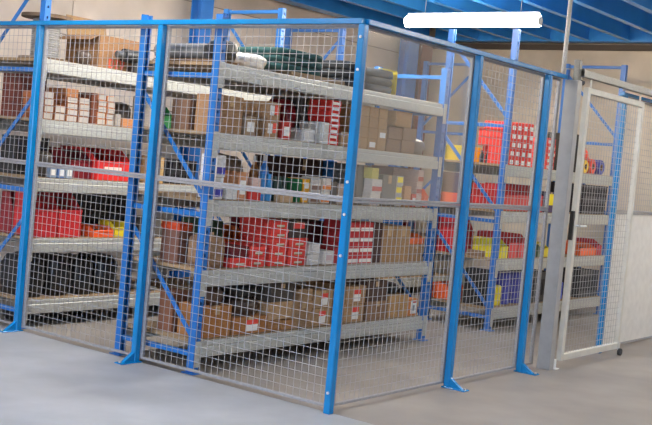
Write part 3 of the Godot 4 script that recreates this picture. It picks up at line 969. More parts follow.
# every article on the racks: shape, x0, x1, y0, y1, l0, depth, colour, name, label, category, group, detail
const GOODS := [
	["flat",0.151,0.373,1.960,1.983,1.226,0.574,"6b5138","flat_carton","flattened brown cartons under the grey roll on the near rack top","carton","",""],
	["roll_l",0.151,0.274,1.984,2.085,1.355,0.453,"6f7175","rolled_mat","long grey rolled mat lying on flattened cartons, near rack top","roll","",""],
	["bag",0.132,0.359,1.984,2.123,1.180,0.168,"1f2125","plastic_bundle","black crumpled plastic bundle beside the front blue upright, rack top","bundle","",""],
	["bag",0.378,0.703,1.960,2.076,1.175,0.398,"e6e4de","plastic_sheet","crumpled white plastic sheet on the near rack top","plastic sheet","",""],
	["flat",0.846,1.456,1.960,1.992,1.165,0.498,"8c7a66","flat_board","thin brown boards lying under the folded green tarp","board","",""],
	["tarp",0.705,1.262,1.992,2.146,1.165,0.498,"1b4648","folded_tarp","folded dark green tarpaulin on the near rack top","tarpaulin","",""],
	["tarp",1.460,1.776,1.960,2.151,1.165,0.418,"2c3036","folded_cover","dark grey folded cover with a red tag, rack top","cover","","tag"],
	["tarp",1.780,2.119,1.960,2.138,1.155,0.418,"55585b","folded_blanket","dark grey folded blanket edged in yellow at the rack top end","blanket","","yellow"],
	["carton",0.151,0.389,1.525,1.722,1.420,0.161,"7d5f4c","carton","large dull brown carton behind the left blue upright, upper shelf","carton","cartons on the near rack",""],
	["carton",0.182,0.396,1.525,1.762,1.180,0.218,"a47f5d","carton","tall tan carton just right of the front left upright","carton","cartons on the near rack",""],
	["carton",0.427,0.534,1.525,1.651,1.180,0.248,"a08a72","carton","small tan carton with white label, upper near shelf","carton","cartons on the near rack","s:w"],
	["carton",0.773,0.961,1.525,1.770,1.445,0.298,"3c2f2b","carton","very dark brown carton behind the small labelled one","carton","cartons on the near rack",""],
	["carton",0.639,0.771,1.525,1.644,1.185,0.398,"a98665","carton","tan carton with white and red label, lowest of two stacked","carton","cartons with red and white labels","s:wr"],
	["carton",0.641,0.771,1.646,1.765,1.180,0.398,"a98665","carton","tan carton with white and red label, topmost of two stacked","carton","cartons with red and white labels","s:wr"],
	["carton",0.807,0.901,1.525,1.651,1.180,0.198,"c9433a","carton","small red carton with white upper part, upper near shelf","carton","","s:w"],
	["bag",1.121,1.288,1.525,1.845,1.395,0.298,"8a1f2a","red_bag","dark red bag standing on upper shelf behind the small red carton","bag","dark red bags on the near rack",""],
	["carton",1.292,1.458,1.525,1.845,1.415,0.298,"5b5655","carton","dark grey carton between the two dark red bags","carton","",""],
	["carton",1.052,1.172,1.525,1.617,1.180,0.198,"dcdad5","carton","small plain white carton, left of two on the upper shelf","carton","white cartons on the upper shelf",""],
	["bag",1.461,1.641,1.525,1.845,1.415,0.298,"8f1c28","red_bag","dark red bag beside the stack of red and white packs","bag","dark red bags on the near rack",""],
	["carton",1.231,1.333,1.525,1.679,1.180,0.198,"dddcd8","carton","taller plain white carton next to the red pack stack","carton","white cartons on the upper shelf",""],
	["pack",1.337,1.460,1.525,1.564,1.182,0.198,"d8352c","pack","red pack with white front, lowest in the stack by the corner post","pack","red packs by the corner post","s:w"],
	["pack",1.337,1.462,1.565,1.604,1.187,0.198,"d8352c","pack","red pack with white front, second lowest in the stack by the corner post","pack","red packs by the corner post","s:w"],
	["pack",1.337,1.456,1.605,1.644,1.185,0.198,"d8352c","pack","red pack with white front, third in the stack by the corner post","pack","red packs by the corner post","s:w"],
	["pack",1.337,1.458,1.645,1.684,1.180,0.198,"d8352c","pack","red pack with white front, fourth in the stack by the corner post","pack","red packs by the corner post","s:w"],
	["pack",1.332,1.461,1.685,1.724,1.185,0.198,"d8352c","pack","red pack with white front, fifth in the stack by the corner post","pack","red packs by the corner post","s:w"],
	["pack",1.326,1.455,1.725,1.764,1.187,0.198,"d8352c","pack","red pack with white front, sixth in the stack by the corner post","pack","red packs by the corner post","s:w"],
	["pack",1.328,1.457,1.765,1.804,1.182,0.198,"d8352c","pack","red pack with white front, seventh in the stack by the corner post","pack","red packs by the corner post","s:w"],
	["pack",1.331,1.460,1.805,1.844,1.182,0.198,"d8352c","pack","red pack with white front, topmost in the stack by the corner post","pack","red packs by the corner post","s:w"],
	["carton",1.488,1.621,1.525,1.629,1.180,0.230,"a5896b","carton","tan carton hidden partly by the blue corner post","carton","",""],
	["carton",1.707,1.824,1.525,1.604,1.182,0.348,"b0895c","carton","square tan carton, lowest in the left column of the carton wall","carton","tan cartons stacked four high",""],
	["carton",1.710,1.827,1.605,1.684,1.182,0.348,"b0895c","carton","square tan carton, second lowest in the left column of the carton wall","carton","tan cartons stacked four high",""],
	["carton",1.712,1.829,1.685,1.764,1.187,0.348,"b0895c","carton","square tan carton, third in the left column of the carton wall","carton","tan cartons stacked four high",""],
	["carton",1.706,1.823,1.765,1.844,1.185,0.348,"b0895c","carton","square tan carton, topmost in the left column of the carton wall","carton","tan cartons stacked four high",""],
	["carton",1.832,1.948,1.525,1.604,1.182,0.348,"ab8357","carton","square tan carton, lowest in the middle column of the carton wall","carton","tan cartons stacked four high","s:w"],
	["carton",1.835,1.951,1.605,1.684,1.182,0.348,"ab8357","carton","square tan carton, second lowest in the middle column of the carton wall","carton","tan cartons stacked four high",""],
	["carton",1.837,1.953,1.685,1.764,1.187,0.348,"ab8357","carton","square tan carton, third in the middle column of the carton wall","carton","tan cartons stacked four high",""],
	["carton",1.831,1.947,1.765,1.844,1.185,0.348,"ab8357","carton","square tan carton, topmost in the middle column of the carton wall","carton","tan cartons stacked four high",""],
	["carton",1.956,2.071,1.525,1.604,1.182,0.348,"b38d61","carton","square tan carton, lowest in the right column of the carton wall","carton","tan cartons stacked four high",""],
	["carton",1.959,2.074,1.605,1.684,1.182,0.348,"b38d61","carton","square tan carton, second lowest in the right column of the carton wall","carton","tan cartons stacked four high","s:w"],
	["carton",1.961,2.076,1.685,1.764,1.187,0.348,"b38d61","carton","square tan carton, third in the right column of the carton wall","carton","tan cartons stacked four high",""],
	["carton",1.955,2.070,1.765,1.844,1.185,0.348,"b38d61","carton","square tan carton, topmost in the right column of the carton wall","carton","tan cartons stacked four high",""],
	["carton",2.095,2.288,1.525,1.620,1.185,0.398,"8e6f58","carton","brown corrugated carton, lowest of the left pair beside the carton wall","carton","brown cartons beside the carton wall",""],
	["carton",2.098,2.290,1.622,1.717,1.180,0.398,"8e6f58","carton","brown corrugated carton, topmost of the left pair beside the carton wall","carton","brown cartons beside the carton wall",""],
	["carton",2.300,2.494,1.525,1.624,1.185,0.398,"94755d","carton","brown corrugated carton, lowest of the right pair beside the carton wall","carton","brown cartons beside the carton wall",""],
	["carton",2.303,2.497,1.626,1.725,1.180,0.398,"94755d","carton","brown corrugated carton, topmost of the right pair beside the carton wall","carton","brown cartons beside the carton wall",""],
	["flap",2.183,2.409,1.726,1.845,1.180,0.298,"b28a60","open_carton","open tan carton with raised flap atop the brown cartons","carton","",""],
	["bag",2.522,2.732,1.525,1.663,1.180,0.298,"8b7c74","parts_bag","crumpled grey brown bag at the right end of upper shelf","bag","",""],
	["carton",0.188,0.274,1.101,1.240,1.185,0.138,"d6d5d6","carton","white carton with blue lower band, lowest of two by the left upright","carton","white and blue cartons","b:#3a3a9c"],
	["carton",0.191,0.277,1.242,1.381,1.180,0.138,"d6d5d6","carton","white carton with blue lower band, topmost of two by the left upright","carton","white and blue cartons","b:#3a3a9c"],
	["carton",0.302,0.410,1.101,1.169,1.180,0.198,"dad8d4","carton","small white carton beside the white and blue stack","carton","",""],
	["bag",0.544,0.807,1.101,1.409,1.415,0.298,"8d7865","cloth_sack","beige cloth sack at the back of the middle shelf","sack","",""],
	["carton",0.413,0.502,1.101,1.284,1.180,0.198,"c68a62","carton","narrow orange tan carton on the middle shelf","carton","","s:w"],
	["carton",0.517,0.646,1.101,1.171,1.180,0.198,"cf3a33","carton","short red carton under a pale pink one, middle shelf","carton","",""],
	["carton",0.552,0.636,1.171,1.250,1.180,0.198,"d8b9b0","carton","pale pink small carton on top of the short red carton","carton","",""],
	["can",0.657,0.711,1.101,1.282,1.180,0.058,"2377b8","spray_can","blue spray can, left of two on the middle shelf","can","blue cans on the middle shelf",""],
	["can",0.719,0.774,1.101,1.284,1.180,0.058,"2b86c4","spray_can","blue spray can, right of two on the middle shelf","can","blue cans on the middle shelf",""],
	["bottle",0.855,0.928,1.101,1.409,1.335,0.088,"3b86dd","bottle","tall blue bottle with white cap behind the cans","bottle","",""],
	["bottle",0.867,0.940,1.101,1.397,1.435,0.088,"b77b46","bottle","tall amber bottle left of the tall blue bottle","bottle","",""],
	["can",0.818,0.859,1.101,1.272,1.205,0.048,"1e3a38","spray_can","leftmost of three dark green spray cans, middle shelf","can","dark green spray cans",""],
	["can",0.866,0.907,1.101,1.274,1.205,0.048,"27423f","spray_can","middle of three dark green spray cans, middle shelf","can","dark green spray cans",""],
	["can",0.915,0.956,1.101,1.276,1.205,0.048,"20302e","spray_can","rightmost of three dark green spray cans, middle shelf","can","dark green spray cans",""],
	["carton",0.796,0.934,1.101,1.149,1.135,0.058,"b89a78","carton","low tan carton in front of the dark green cans","carton","",""],
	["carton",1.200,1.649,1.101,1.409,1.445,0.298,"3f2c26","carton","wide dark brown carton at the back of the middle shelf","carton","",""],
	["pack",1.021,1.079,1.101,1.181,1.185,0.148,"1f6b3d","pack","green pack, lowest of two stacked beside the yellow packs","pack","green packs",""],
	["pack",1.024,1.081,1.182,1.263,1.180,0.148,"1f6b3d","pack","green pack, topmost of two stacked beside the yellow packs","pack","green packs",""],
	["pack",1.088,1.165,1.101,1.182,1.185,0.148,"e8a921","pack","yellow pack with white edge, lowest of two stacked, middle shelf","pack","yellow packs","s:w"],
	["pack",1.091,1.167,1.184,1.266,1.180,0.148,"e8a921","pack","yellow pack with white edge, topmost of two stacked, middle shelf","pack","yellow packs","s:w"],
	["pack",1.185,1.299,1.101,1.185,1.185,0.198,"d8cfc6","pack","white and brown pack, lowest of the left pair near corner post","pack","white packs near the corner post","b:#8a6a5a"],
	["pack",1.188,1.301,1.186,1.271,1.180,0.198,"d8cfc6","pack","white and brown pack, topmost of the left pair near corner post","pack","white packs near the corner post","b:#8a6a5a"],
	["pack",1.313,1.418,1.101,1.191,1.185,0.198,"dcd3c8","pack","white pack with orange print, lowest of the right pair near corner post","pack","white packs near the corner post","b:#d8803f"],
	["pack",1.316,1.420,1.193,1.283,1.180,0.198,"dcd3c8","pack","white pack with orange print, topmost of the right pair near corner post","pack","white packs near the corner post","b:#d8803f"],
	["carton",1.438,1.496,1.101,1.258,1.180,0.198,"6e665f","carton","narrow grey carton left of the corner post, middle shelf","carton","",""],
	["carton",1.512,1.659,1.101,1.249,1.180,0.198,"b9a597","carton","pale carton partly behind the corner post, middle shelf","carton","",""],
	["carton",1.743,1.867,1.101,1.409,1.475,0.278,"2e7fd0","carton","bright blue carton at the back of the middle shelf","carton","",""],
	["carton",1.819,2.000,1.101,1.401,1.235,0.235,"74706b","carton","grey carton right of the corner post, middle shelf","carton","",""],
	["pack",1.887,2.019,1.101,1.201,1.150,0.078,"d4cdc4","pack","white pack with red stripe, lowest of two before the grey carton","pack","white packs with red stripe","b:#b5493c"],
	["pack",1.889,2.022,1.202,1.303,1.145,0.078,"d4cdc4","pack","white pack with red stripe, topmost of two before the grey carton","pack","white packs with red stripe","b:#b5493c"],
	["pack",1.873,1.964,1.304,1.387,1.145,0.078,"c7bb55","pack","olive yellow pack on top of the red striped packs","pack","",""],
	["carton",2.081,2.273,1.101,1.342,1.180,0.348,"76706a","carton","plain grey carton beside the yellow labelled packs","carton","",""],
	["pack",2.280,2.378,1.101,1.179,1.185,0.198,"b9b4ac","pack","grey pack with bright yellow label, lowest of three stacked","pack","packs with yellow labels","s:y"],
	["pack",2.276,2.372,1.181,1.259,1.187,0.198,"b9b4ac","pack","grey pack with bright yellow label, second lowest of three stacked","pack","packs with yellow labels","s:y"],
	["pack",2.276,2.374,1.261,1.340,1.182,0.198,"b9b4ac","pack","grey pack with bright yellow label, topmost of three stacked","pack","packs with yellow labels","s:y"],
	["carton",2.401,2.500,1.101,1.266,1.180,0.118,"c08e62","carton","small tan tilted carton right of the yellow labelled packs","carton","",""],
	["carton",2.674,2.764,1.101,1.409,1.365,0.348,"7d5753","carton","reddish brown carton at the back near the rack end","carton","",""],
	["pack",2.517,2.582,1.101,1.205,1.180,0.098,"c8473c","pack","tiny red and white pack near the tall pink packs","pack","","s:w"],
	["pack",2.592,2.671,1.101,1.200,1.185,0.248,"cbb0a8","pack","pale pink pack with red print, lowest of three at the end","pack","pale pink packs","b:#a84d48"],
	["pack",2.586,2.671,1.202,1.301,1.187,0.248,"cbb0a8","pack","pale pink pack with red print, second lowest of three at the end","pack","pale pink packs","b:#a84d48"],
	["pack",2.588,2.671,1.302,1.402,1.182,0.248,"cbb0a8","pack","pale pink pack with red print, topmost of three at the end","pack","pale pink packs","b:#a84d48"],
	["bin",2.704,2.764,1.101,1.252,1.180,0.180,"f0622c","storage_bin","small orange bin at the right end of the middle shelf","bin","",""],
	["carton",0.151,0.289,0.655,0.868,1.420,0.159,"7b5548","carton","dull brown carton at the open end, second lowest shelf","carton","",""],
	["flat",0.151,0.279,0.868,0.920,1.420,0.175,"f0572a","tray","orange tray on the dull brown carton, near rack end","tray","",""],
	["sack",0.180,0.376,0.655,0.877,1.180,0.218,"94755c","paper_sack","brown patterned paper sack next to front left upright","sack","",""],
	["carton",0.455,0.561,0.655,0.939,1.415,0.298,"3c4f38","carton","dark green carton behind the brown paper sack","carton","",""],
	["lidbox",0.400,0.586,0.655,0.718,1.182,0.228,"e23f38","shoe_box","single red lidded box under dark red boxes","box","red lidded boxes","s:g"],
	["lidbox",0.396,0.576,0.719,0.794,1.182,0.228,"6d1a22","shoe_box","dark red lidded box on the single red box","box","dark red lidded boxes",""],
	["bin",0.675,0.892,0.655,0.889,1.515,0.238,"f4702c","storage_bin","orange bin behind the dark red boxes, second lowest shelf","bin","",""],
	["carton",0.894,1.010,0.655,0.871,1.495,0.278,"55524f","carton","dark grey carton behind the short red box stacks","carton","",""],
	["lidbox",0.589,0.752,0.655,0.723,1.185,0.298,"e6443c","shoe_box","red lidded box with grey label, lowest in the two high stack","box","red lidded boxes","s:g"],
	["lidbox",0.588,0.755,0.725,0.793,1.180,0.298,"e6443c","shoe_box","red lidded box with grey label, topmost in the two high stack","box","red lidded boxes","s:g"],
	["lidbox",1.014,1.162,0.655,0.755,1.500,0.278,"6f1a22","shoe_box","dark red lidded box, lowest of three behind the short stack","box","dark red lidded boxes",""],
	["lidbox",1.014,1.156,0.756,0.856,1.502,0.278,"6f1a22","shoe_box","dark red lidded box, second lowest of three behind the short stack","box","dark red lidded boxes",""],
	["lidbox",1.014,1.158,0.857,0.957,1.497,0.278,"6f1a22","shoe_box","dark red lidded box, topmost of three behind the short stack","box","dark red lidded boxes",""],
	["lidbox",0.801,0.987,0.655,0.718,1.187,0.298,"e8453c","shoe_box","red lidded box with grey label, lowest in the five high stack","box","red lidded boxes","s:g"],
	["lidbox",0.795,0.981,0.719,0.782,1.185,0.298,"e8453c","shoe_box","red lidded box with grey label, second lowest in the five high stack","box","red lidded boxes","s:g"],
	["lidbox",0.797,0.984,0.783,0.846,1.180,0.298,"e8453c","shoe_box","red lidded box with grey label, third in the five high stack","box","red lidded boxes","s:g"],
	["lidbox",0.800,0.986,0.847,0.910,1.185,0.298,"e8453c","shoe_box","red lidded box with grey label, fourth in the five high stack","box","red lidded boxes","s:g"],
	["lidbox",0.794,0.980,0.911,0.974,1.187,0.298,"e8453c","shoe_box","red lidded box with grey label, topmost in the five high stack","box","red lidded boxes","s:g"],
	["lidbox",1.007,1.210,0.655,0.719,1.185,0.278,"e5433a","shoe_box","red lidded box with grey label, lowest in the three high stack","box","red lidded boxes","s:g"],
	["lidbox",1.001,1.204,0.720,0.784,1.187,0.278,"e5433a","shoe_box","red lidded box with grey label, second lowest in the three high stack","box","red lidded boxes","s:g"],
	["lidbox",1.003,1.206,0.785,0.849,1.182,0.278,"e5433a","shoe_box","red lidded box with grey label, topmost in the three high stack","box","red lidded boxes","s:g"],
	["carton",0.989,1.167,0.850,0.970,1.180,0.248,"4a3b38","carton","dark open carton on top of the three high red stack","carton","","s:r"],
	["carton",1.223,1.350,0.655,0.730,1.185,0.248,"d3cec9","carton","white carton, lowest of two beside the three high red stack","carton","white cartons on the lower shelf",""],
	["carton",1.226,1.353,0.732,0.806,1.180,0.248,"d3cec9","carton","white carton, topmost of two beside the three high red stack","carton","white cartons on the lower shelf",""],
	["lidbox",1.627,1.917,0.655,0.748,1.480,0.278,"5e2127","shoe_box","dark maroon lidded box, lowest of three behind white cartons","box","dark red lidded boxes",""],
	["lidbox",1.621,1.911,0.750,0.842,1.482,0.278,"5e2127","shoe_box","dark maroon lidded box, second lowest of three behind white cartons","box","dark red lidded boxes",""],
	["lidbox",1.623,1.913,0.844,0.936,1.477,0.278,"5e2127","shoe_box","dark maroon lidded box, topmost of three behind white cartons","box","dark red lidded boxes",""],
	["carton",1.407,1.532,0.655,0.754,1.180,0.248,"d5d0cb","carton","single white carton just left of the corner post","carton","","s:p"],
	["carton",1.540,1.643,0.655,0.775,1.180,0.298,"a33034","carton","dark red carton partly behind the corner post, lower shelf","carton","",""],
	["pack",1.693,1.845,0.655,0.732,1.182,0.238,"c23438","pack","red and white pack, lowest in the left stack right of corner post","pack","red and white packs","b:#d8d0cc"],
	["pack",1.696,1.848,0.734,0.811,1.182,0.238,"c23438","pack","red and white pack, second lowest in the left stack right of corner post","pack","red and white packs","b:#d8d0cc"],
	["pack",1.698,1.850,0.813,0.890,1.187,0.238,"c23438","pack","red and white pack, third in the left stack right of corner post","pack","red and white packs","b:#d8d0cc"],
	["pack",1.692,1.844,0.892,0.969,1.185,0.238,"c23438","pack","red and white pack, topmost in the left stack right of corner post","pack","red and white packs","b:#d8d0cc"],
	["pack",1.855,2.019,0.655,0.733,1.182,0.292,"c93a3c","pack","red and white pack, lowest in the right stack right of corner post","pack","red and white packs","b:#ddd6d0"],
	["pack",1.858,2.022,0.735,0.812,1.182,0.292,"c93a3c","pack","red and white pack, second lowest in the right stack right of corner post","pack","red and white packs","b:#ddd6d0"],
	["pack",1.860,2.024,0.814,0.891,1.187,0.285,"c93a3c","pack","red and white pack, third in the right stack right of corner post","pack","red and white packs","b:#ddd6d0"],
	["pack",1.854,2.018,0.893,0.971,1.185,0.288,"c93a3c","pack","red and white pack, topmost in the right stack right of corner post","pack","red and white packs","b:#ddd6d0"],
	["carton",2.038,2.139,0.655,0.965,1.180,0.398,"513731","carton","narrow dark brown carton beside the large tan cartons","carton","",""],
	["carton",2.151,2.340,0.655,0.943,1.180,0.398,"a5815a","carton","tall tan carton, left of the large pair, lower shelf","carton","large tan cartons",""],
	["carton",2.349,2.546,0.655,0.941,1.180,0.398,"a7845d","carton","tall tan carton, right of the large pair, lower shelf","carton","large tan cartons",""],
	["carton",2.569,2.764,0.655,0.798,1.180,0.248,"a4805c","carton","low tan carton under the orange bin at the end","carton","",""],
	["bin",2.550,2.764,0.798,0.876,1.180,0.248,"f2702f","storage_bin","orange bin on the low tan carton at rack end","bin","",""],
	["carton",0.151,0.448,0.205,0.479,1.420,0.128,"84563f","carton","reddish brown carton at the open end of the bottom shelf","carton","",""],
	["carton",0.181,0.456,0.205,0.409,1.180,0.218,"a8713f","carton","orange brown carton by the front left upright, bottom shelf","carton","",""],
	["bag",0.189,0.433,0.410,0.540,1.180,0.218,"54423a","cloth_bag","dark brown bag on the orange brown carton","bag","",""],
	["carton",0.476,0.830,0.205,0.318,1.180,0.398,"a66e3d","carton","orange brown carton with red and white label, bottom shelf","carton","","s:rw"],
	["bag",0.496,0.824,0.319,0.446,1.180,0.298,"473a34","cloth_bag","dark brown bag above the red labelled carton, bottom shelf","bag","",""],
	["bag",0.480,0.829,0.447,0.540,1.180,0.298,"26282b","plastic_bag","black plastic bag atop the dark brown bag, bottom shelf","bag","",""],
	["carton",0.843,0.983,0.205,0.281,1.180,0.398,"9d6f45","carton","small brown carton, left of two beneath the tan one","carton","small cartons on the bottom shelf",""],
	["carton",0.990,1.117,0.205,0.272,1.180,0.398,"a17347","carton","small brown carton, right of two beneath the tan one","carton","small cartons on the bottom shelf",""],
	["carton",0.840,1.097,0.282,0.404,1.180,0.378,"b18e68","carton","wide tan carton on the two small brown cartons","carton","",""],
	["carton",0.844,1.095,0.405,0.536,1.180,0.298,"4b443f","carton","dark grey brown carton on top of the wide tan one","carton","",""],
	["carton",1.121,1.333,0.205,0.398,1.180,0.398,"a17f5d","carton","tall tan carton left of the red labelled pair","carton","",""],
	["carton",1.339,1.562,0.205,0.335,1.185,0.398,"a5845f","carton","tan carton with red label, lowest of two left of corner post","carton","tan cartons with red labels","s:rw"],
	["carton",1.342,1.565,0.337,0.466,1.180,0.398,"a5845f","carton","tan carton with red label, topmost of two left of corner post","carton","tan cartons with red labels","s:rw"],
	["carton",1.169,1.319,0.399,0.482,1.180,0.348,"ab8a68","carton","low tan carton on the tall tan carton","carton","",""],
	["carton",1.739,1.988,0.205,0.342,1.185,0.398,"a98662","carton","tan carton with red label, lowest of two right of corner post","carton","tan cartons with red labels","s:rw"],
	["carton",1.742,1.990,0.344,0.480,1.180,0.398,"a98662","carton","tan carton with red label, topmost of two right of corner post","carton","tan cartons with red labels","s:rw"],
	["carton",2.022,2.321,0.205,0.351,1.180,0.398,"8a6b52","carton","brown carton under the dark brown one, bottom shelf","carton","",""],
	["carton",2.003,2.280,0.352,0.511,1.180,0.358,"564137","carton","dark brown carton stacked on the brown one, bottom shelf","carton","",""],
	["carton",2.327,2.462,0.205,0.390,1.180,0.398,"b18c5e","carton","yellowish tan carton, left of the pair, bottom shelf","carton","yellowish tan cartons",""],
	["carton",2.473,2.612,0.205,0.383,1.180,0.398,"ad885a","carton","yellowish tan carton, right of the pair, bottom shelf","carton","yellowish tan cartons",""],
	["carton",2.625,2.764,0.205,0.344,1.180,0.378,"cf8449","carton","orange carton with white printed label at the rack end","carton","","s:print"],
	["bag",2.309,2.572,0.391,0.484,1.180,0.348,"1d2227","plastic_bag","black plastic bag atop the yellowish tan cartons","bag","",""],
	["spool",0.282,0.501,1.960,2.308,2.990,0.358,"8f8d89","cable_spool","large cable spool with a wide wooden flange, left rack top","spool","",""],
	["bag",0.458,0.598,1.960,2.071,2.895,0.090,"4b3b31","tool_bag","dark brown tool bag beside the cable spool, rack top","bag","",""],
	["flap",0.753,1.162,1.960,2.220,3.030,0.398,"9a7350","open_carton","open tan carton with red printed letters, left rack top","carton","","print"],
	["gadget",0.915,1.164,1.960,2.163,2.900,0.108,"1d2024","power_tool","black power tool in front of the open printed carton","tool","",""],
	["carton",0.178,0.265,1.525,1.574,2.917,0.248,"aca49b","carton","small white carton, lowest in the first stack from the left","carton","small white cartons on the left rack","e:#a5653f"],
	["carton",0.181,0.268,1.576,1.624,2.917,0.248,"aca49b","carton","small white carton, second lowest in the first stack from the left","carton","small white cartons on the left rack","e:#a5653f"],
	["carton",0.183,0.270,1.626,1.674,2.922,0.248,"aca49b","carton","small white carton, third in the first stack from the left","carton","small white cartons on the left rack","e:#a5653f"],
	["carton",0.177,0.264,1.676,1.725,2.920,0.248,"aca49b","carton","small white carton, topmost in the first stack from the left","carton","small white cartons on the left rack","e:#a5653f"],
	["carton",0.281,0.375,1.525,1.579,2.920,0.248,"b0a8a0","carton","small white carton, lowest in the low second stack","carton","small white cartons on the left rack","e:#a5653f"],
	["carton",0.283,0.378,1.581,1.634,2.915,0.248,"b0a8a0","carton","small white carton, topmost in the low second stack","carton","small white cartons on the left rack","e:#a5653f"],
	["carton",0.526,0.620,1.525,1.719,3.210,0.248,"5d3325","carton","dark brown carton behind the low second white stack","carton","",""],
	["carton",0.390,0.490,1.525,1.569,2.917,0.248,"aea69e","carton","small white carton, lowest in the third stack from the left","carton","small white cartons on the left rack","e:#a5653f"],
	["carton",0.393,0.493,1.571,1.615,2.917,0.248,"aea69e","carton","small white carton, second lowest in the third stack from the left","carton","small white cartons on the left rack","e:#a5653f"],
	["carton",0.395,0.495,1.617,1.661,2.922,0.248,"aea69e","carton","small white carton, third in the third stack from the left","carton","small white cartons on the left rack","e:#a5653f"],
	["carton",0.389,0.489,1.663,1.707,2.920,0.248,"aea69e","carton","small white carton, topmost in the third stack from the left","carton","small white cartons on the left rack","e:#a5653f"],
	["carton",0.380,0.488,1.708,1.768,2.915,0.238,"b5794e","carton","brown topped carton crowning the third white stack","carton","",""],
	["carton",0.508,0.606,1.525,1.571,2.917,0.248,"a9a29a","carton","small white carton, lowest in the fourth stack from the left","carton","small white cartons on the left rack","e:#a5653f"],
	["carton",0.511,0.609,1.573,1.618,2.917,0.248,"a9a29a","carton","small white carton, second lowest in the fourth stack from the left","carton","small white cartons on the left rack","e:#a5653f"],
	["carton",0.513,0.611,1.619,1.665,2.922,0.248,"a9a29a","carton","small white carton, third in the fourth stack from the left","carton","small white cartons on the left rack","e:#a5653f"],
	["carton",0.507,0.605,1.666,1.712,2.920,0.248,"a9a29a","carton","small white carton, topmost in the fourth stack from the left","carton","small white cartons on the left rack","e:#a5653f"],
	["carton",0.622,0.675,1.525,1.760,2.915,0.298,"743f2a","carton","tall narrow rust brown carton between white stacks","carton","",""],
	["carton",0.691,0.773,1.525,1.571,2.922,0.248,"b1a9a0","carton","small white carton, lowest in the tall fifth stack","carton","small white cartons on the left rack","e:#c97a48"],
	["carton",0.685,0.767,1.573,1.618,2.920,0.248,"b1a9a0","carton","small white carton, second lowest in the tall fifth stack","carton","small white cartons on the left rack","e:#c97a48"],
	["carton",0.688,0.770,1.620,1.665,2.915,0.248,"b1a9a0","carton","small white carton, third in the tall fifth stack","carton","small white cartons on the left rack","e:#c97a48"],
	["carton",0.690,0.772,1.667,1.712,2.920,0.248,"b1a9a0","carton","small white carton, fourth in the tall fifth stack","carton","small white cartons on the left rack","e:#c97a48"],
	["carton",0.684,0.766,1.714,1.760,2.922,0.248,"b1a9a0","carton","small white carton, topmost in the tall fifth stack","carton","small white cartons on the left rack","e:#c97a48"],
	["carton",0.782,0.860,1.525,1.569,2.922,0.248,"aea79e","carton","small white carton, lowest in the tall sixth stack","carton","small white cartons on the left rack","e:#c97a48"],
	["carton",0.776,0.854,1.571,1.615,2.920,0.248,"aea79e","carton","small white carton, second lowest in the tall sixth stack","carton","small white cartons on the left rack","e:#c97a48"],
	["carton",0.778,0.857,1.617,1.661,2.915,0.248,"aea79e","carton","small white carton, third in the tall sixth stack","carton","small white cartons on the left rack","e:#c97a48"],
	["carton",0.781,0.859,1.663,1.707,2.920,0.248,"aea79e","carton","small white carton, fourth in the tall sixth stack","carton","small white cartons on the left rack","e:#c97a48"],
	["carton",0.775,0.853,1.709,1.753,2.922,0.248,"aea79e","carton","small white carton, topmost in the tall sixth stack","carton","small white cartons on the left rack","e:#c97a48"],
	["carton",0.874,0.927,1.525,1.622,2.917,0.248,"aea69c","carton","small white carton standing alone right of the stacks, topmost","carton","small white cartons on the left rack",""],
	["carton",0.943,1.065,1.525,1.596,2.917,0.198,"c98a5a","carton","low orange brown carton near the middle upright","carton","",""],
	["bag",1.122,1.335,1.525,1.747,3.170,0.298,"7f7d79","grey_sack","grey rounded sack behind the low cartons, left rack","sack","",""],
	["carton",1.264,1.404,1.525,1.798,2.950,0.215,"b9b4ac","carton","pale grey carton seen beside the second post, left rack","carton","",""],
	["bin",1.425,1.524,1.525,1.731,2.950,0.298,"1a7038","storage_bin","green bin beside the pale grey carton, left rack","bin","",""],
	["carton",0.162,0.399,1.525,1.631,3.256,0.144,"70392f","carton","rust red carton, lowest of the left stack at the rack end","carton","rust red cartons",""],
	["carton",0.162,0.399,1.632,1.738,3.256,0.144,"70392f","carton","rust red carton, middle of the left stack at the rack end","carton","rust red cartons",""],
	["carton",0.162,0.399,1.739,1.845,3.256,0.144,"70392f","carton","rust red carton, topmost of the left stack at the rack end","carton","rust red cartons",""],
	["carton",0.162,0.399,1.525,1.631,3.182,0.062,"6a362d","carton","rust red carton, lowest of the right stack at the rack end","carton","rust red cartons",""],
	["carton",0.162,0.399,1.632,1.738,3.182,0.062,"6a362d","carton","rust red carton, middle of the right stack at the rack end","carton","rust red cartons",""],
	["carton",0.162,0.399,1.739,1.845,3.182,0.062,"6a362d","carton","rust red carton, topmost of the right stack at the rack end","carton","rust red cartons",""],
	["bag",0.221,0.345,1.101,1.302,2.915,0.198,"4f463d","crumpled_bag","crumpled dark bag with beige corner, left rack middle shelf","bag","",""],
	["pack",0.244,0.305,1.101,1.187,2.870,0.038,"8fa0b5","pack","leftmost of three pale blue packs, left rack middle shelf","pack","pale blue packs","s:w"],
	["pack",0.318,0.380,1.101,1.191,2.870,0.038,"5f7fb5","pack","middle of three pale blue packs, left rack middle shelf","pack","pale blue packs","s:w"],
	["pack",0.393,0.455,1.101,1.195,2.870,0.038,"9fb0c0","pack","rightmost of three pale blue packs, left rack middle shelf","pack","pale blue packs","s:w"],
	["bin",0.506,0.718,1.101,1.319,2.970,0.448,"7d1c28","storage_bin","dark maroon bin left of the bright red bin","bin","",""],
	["bin",0.720,1.075,1.101,1.340,2.915,0.448,"e0302f","storage_bin","bright red bin with pale lettering, left rack middle shelf","bin","","text"],
	["carton",1.292,1.435,1.101,1.314,2.915,0.298,"d1ad78","carton","pale yellow tan carton beside the second post, middle shelf","carton","",""],
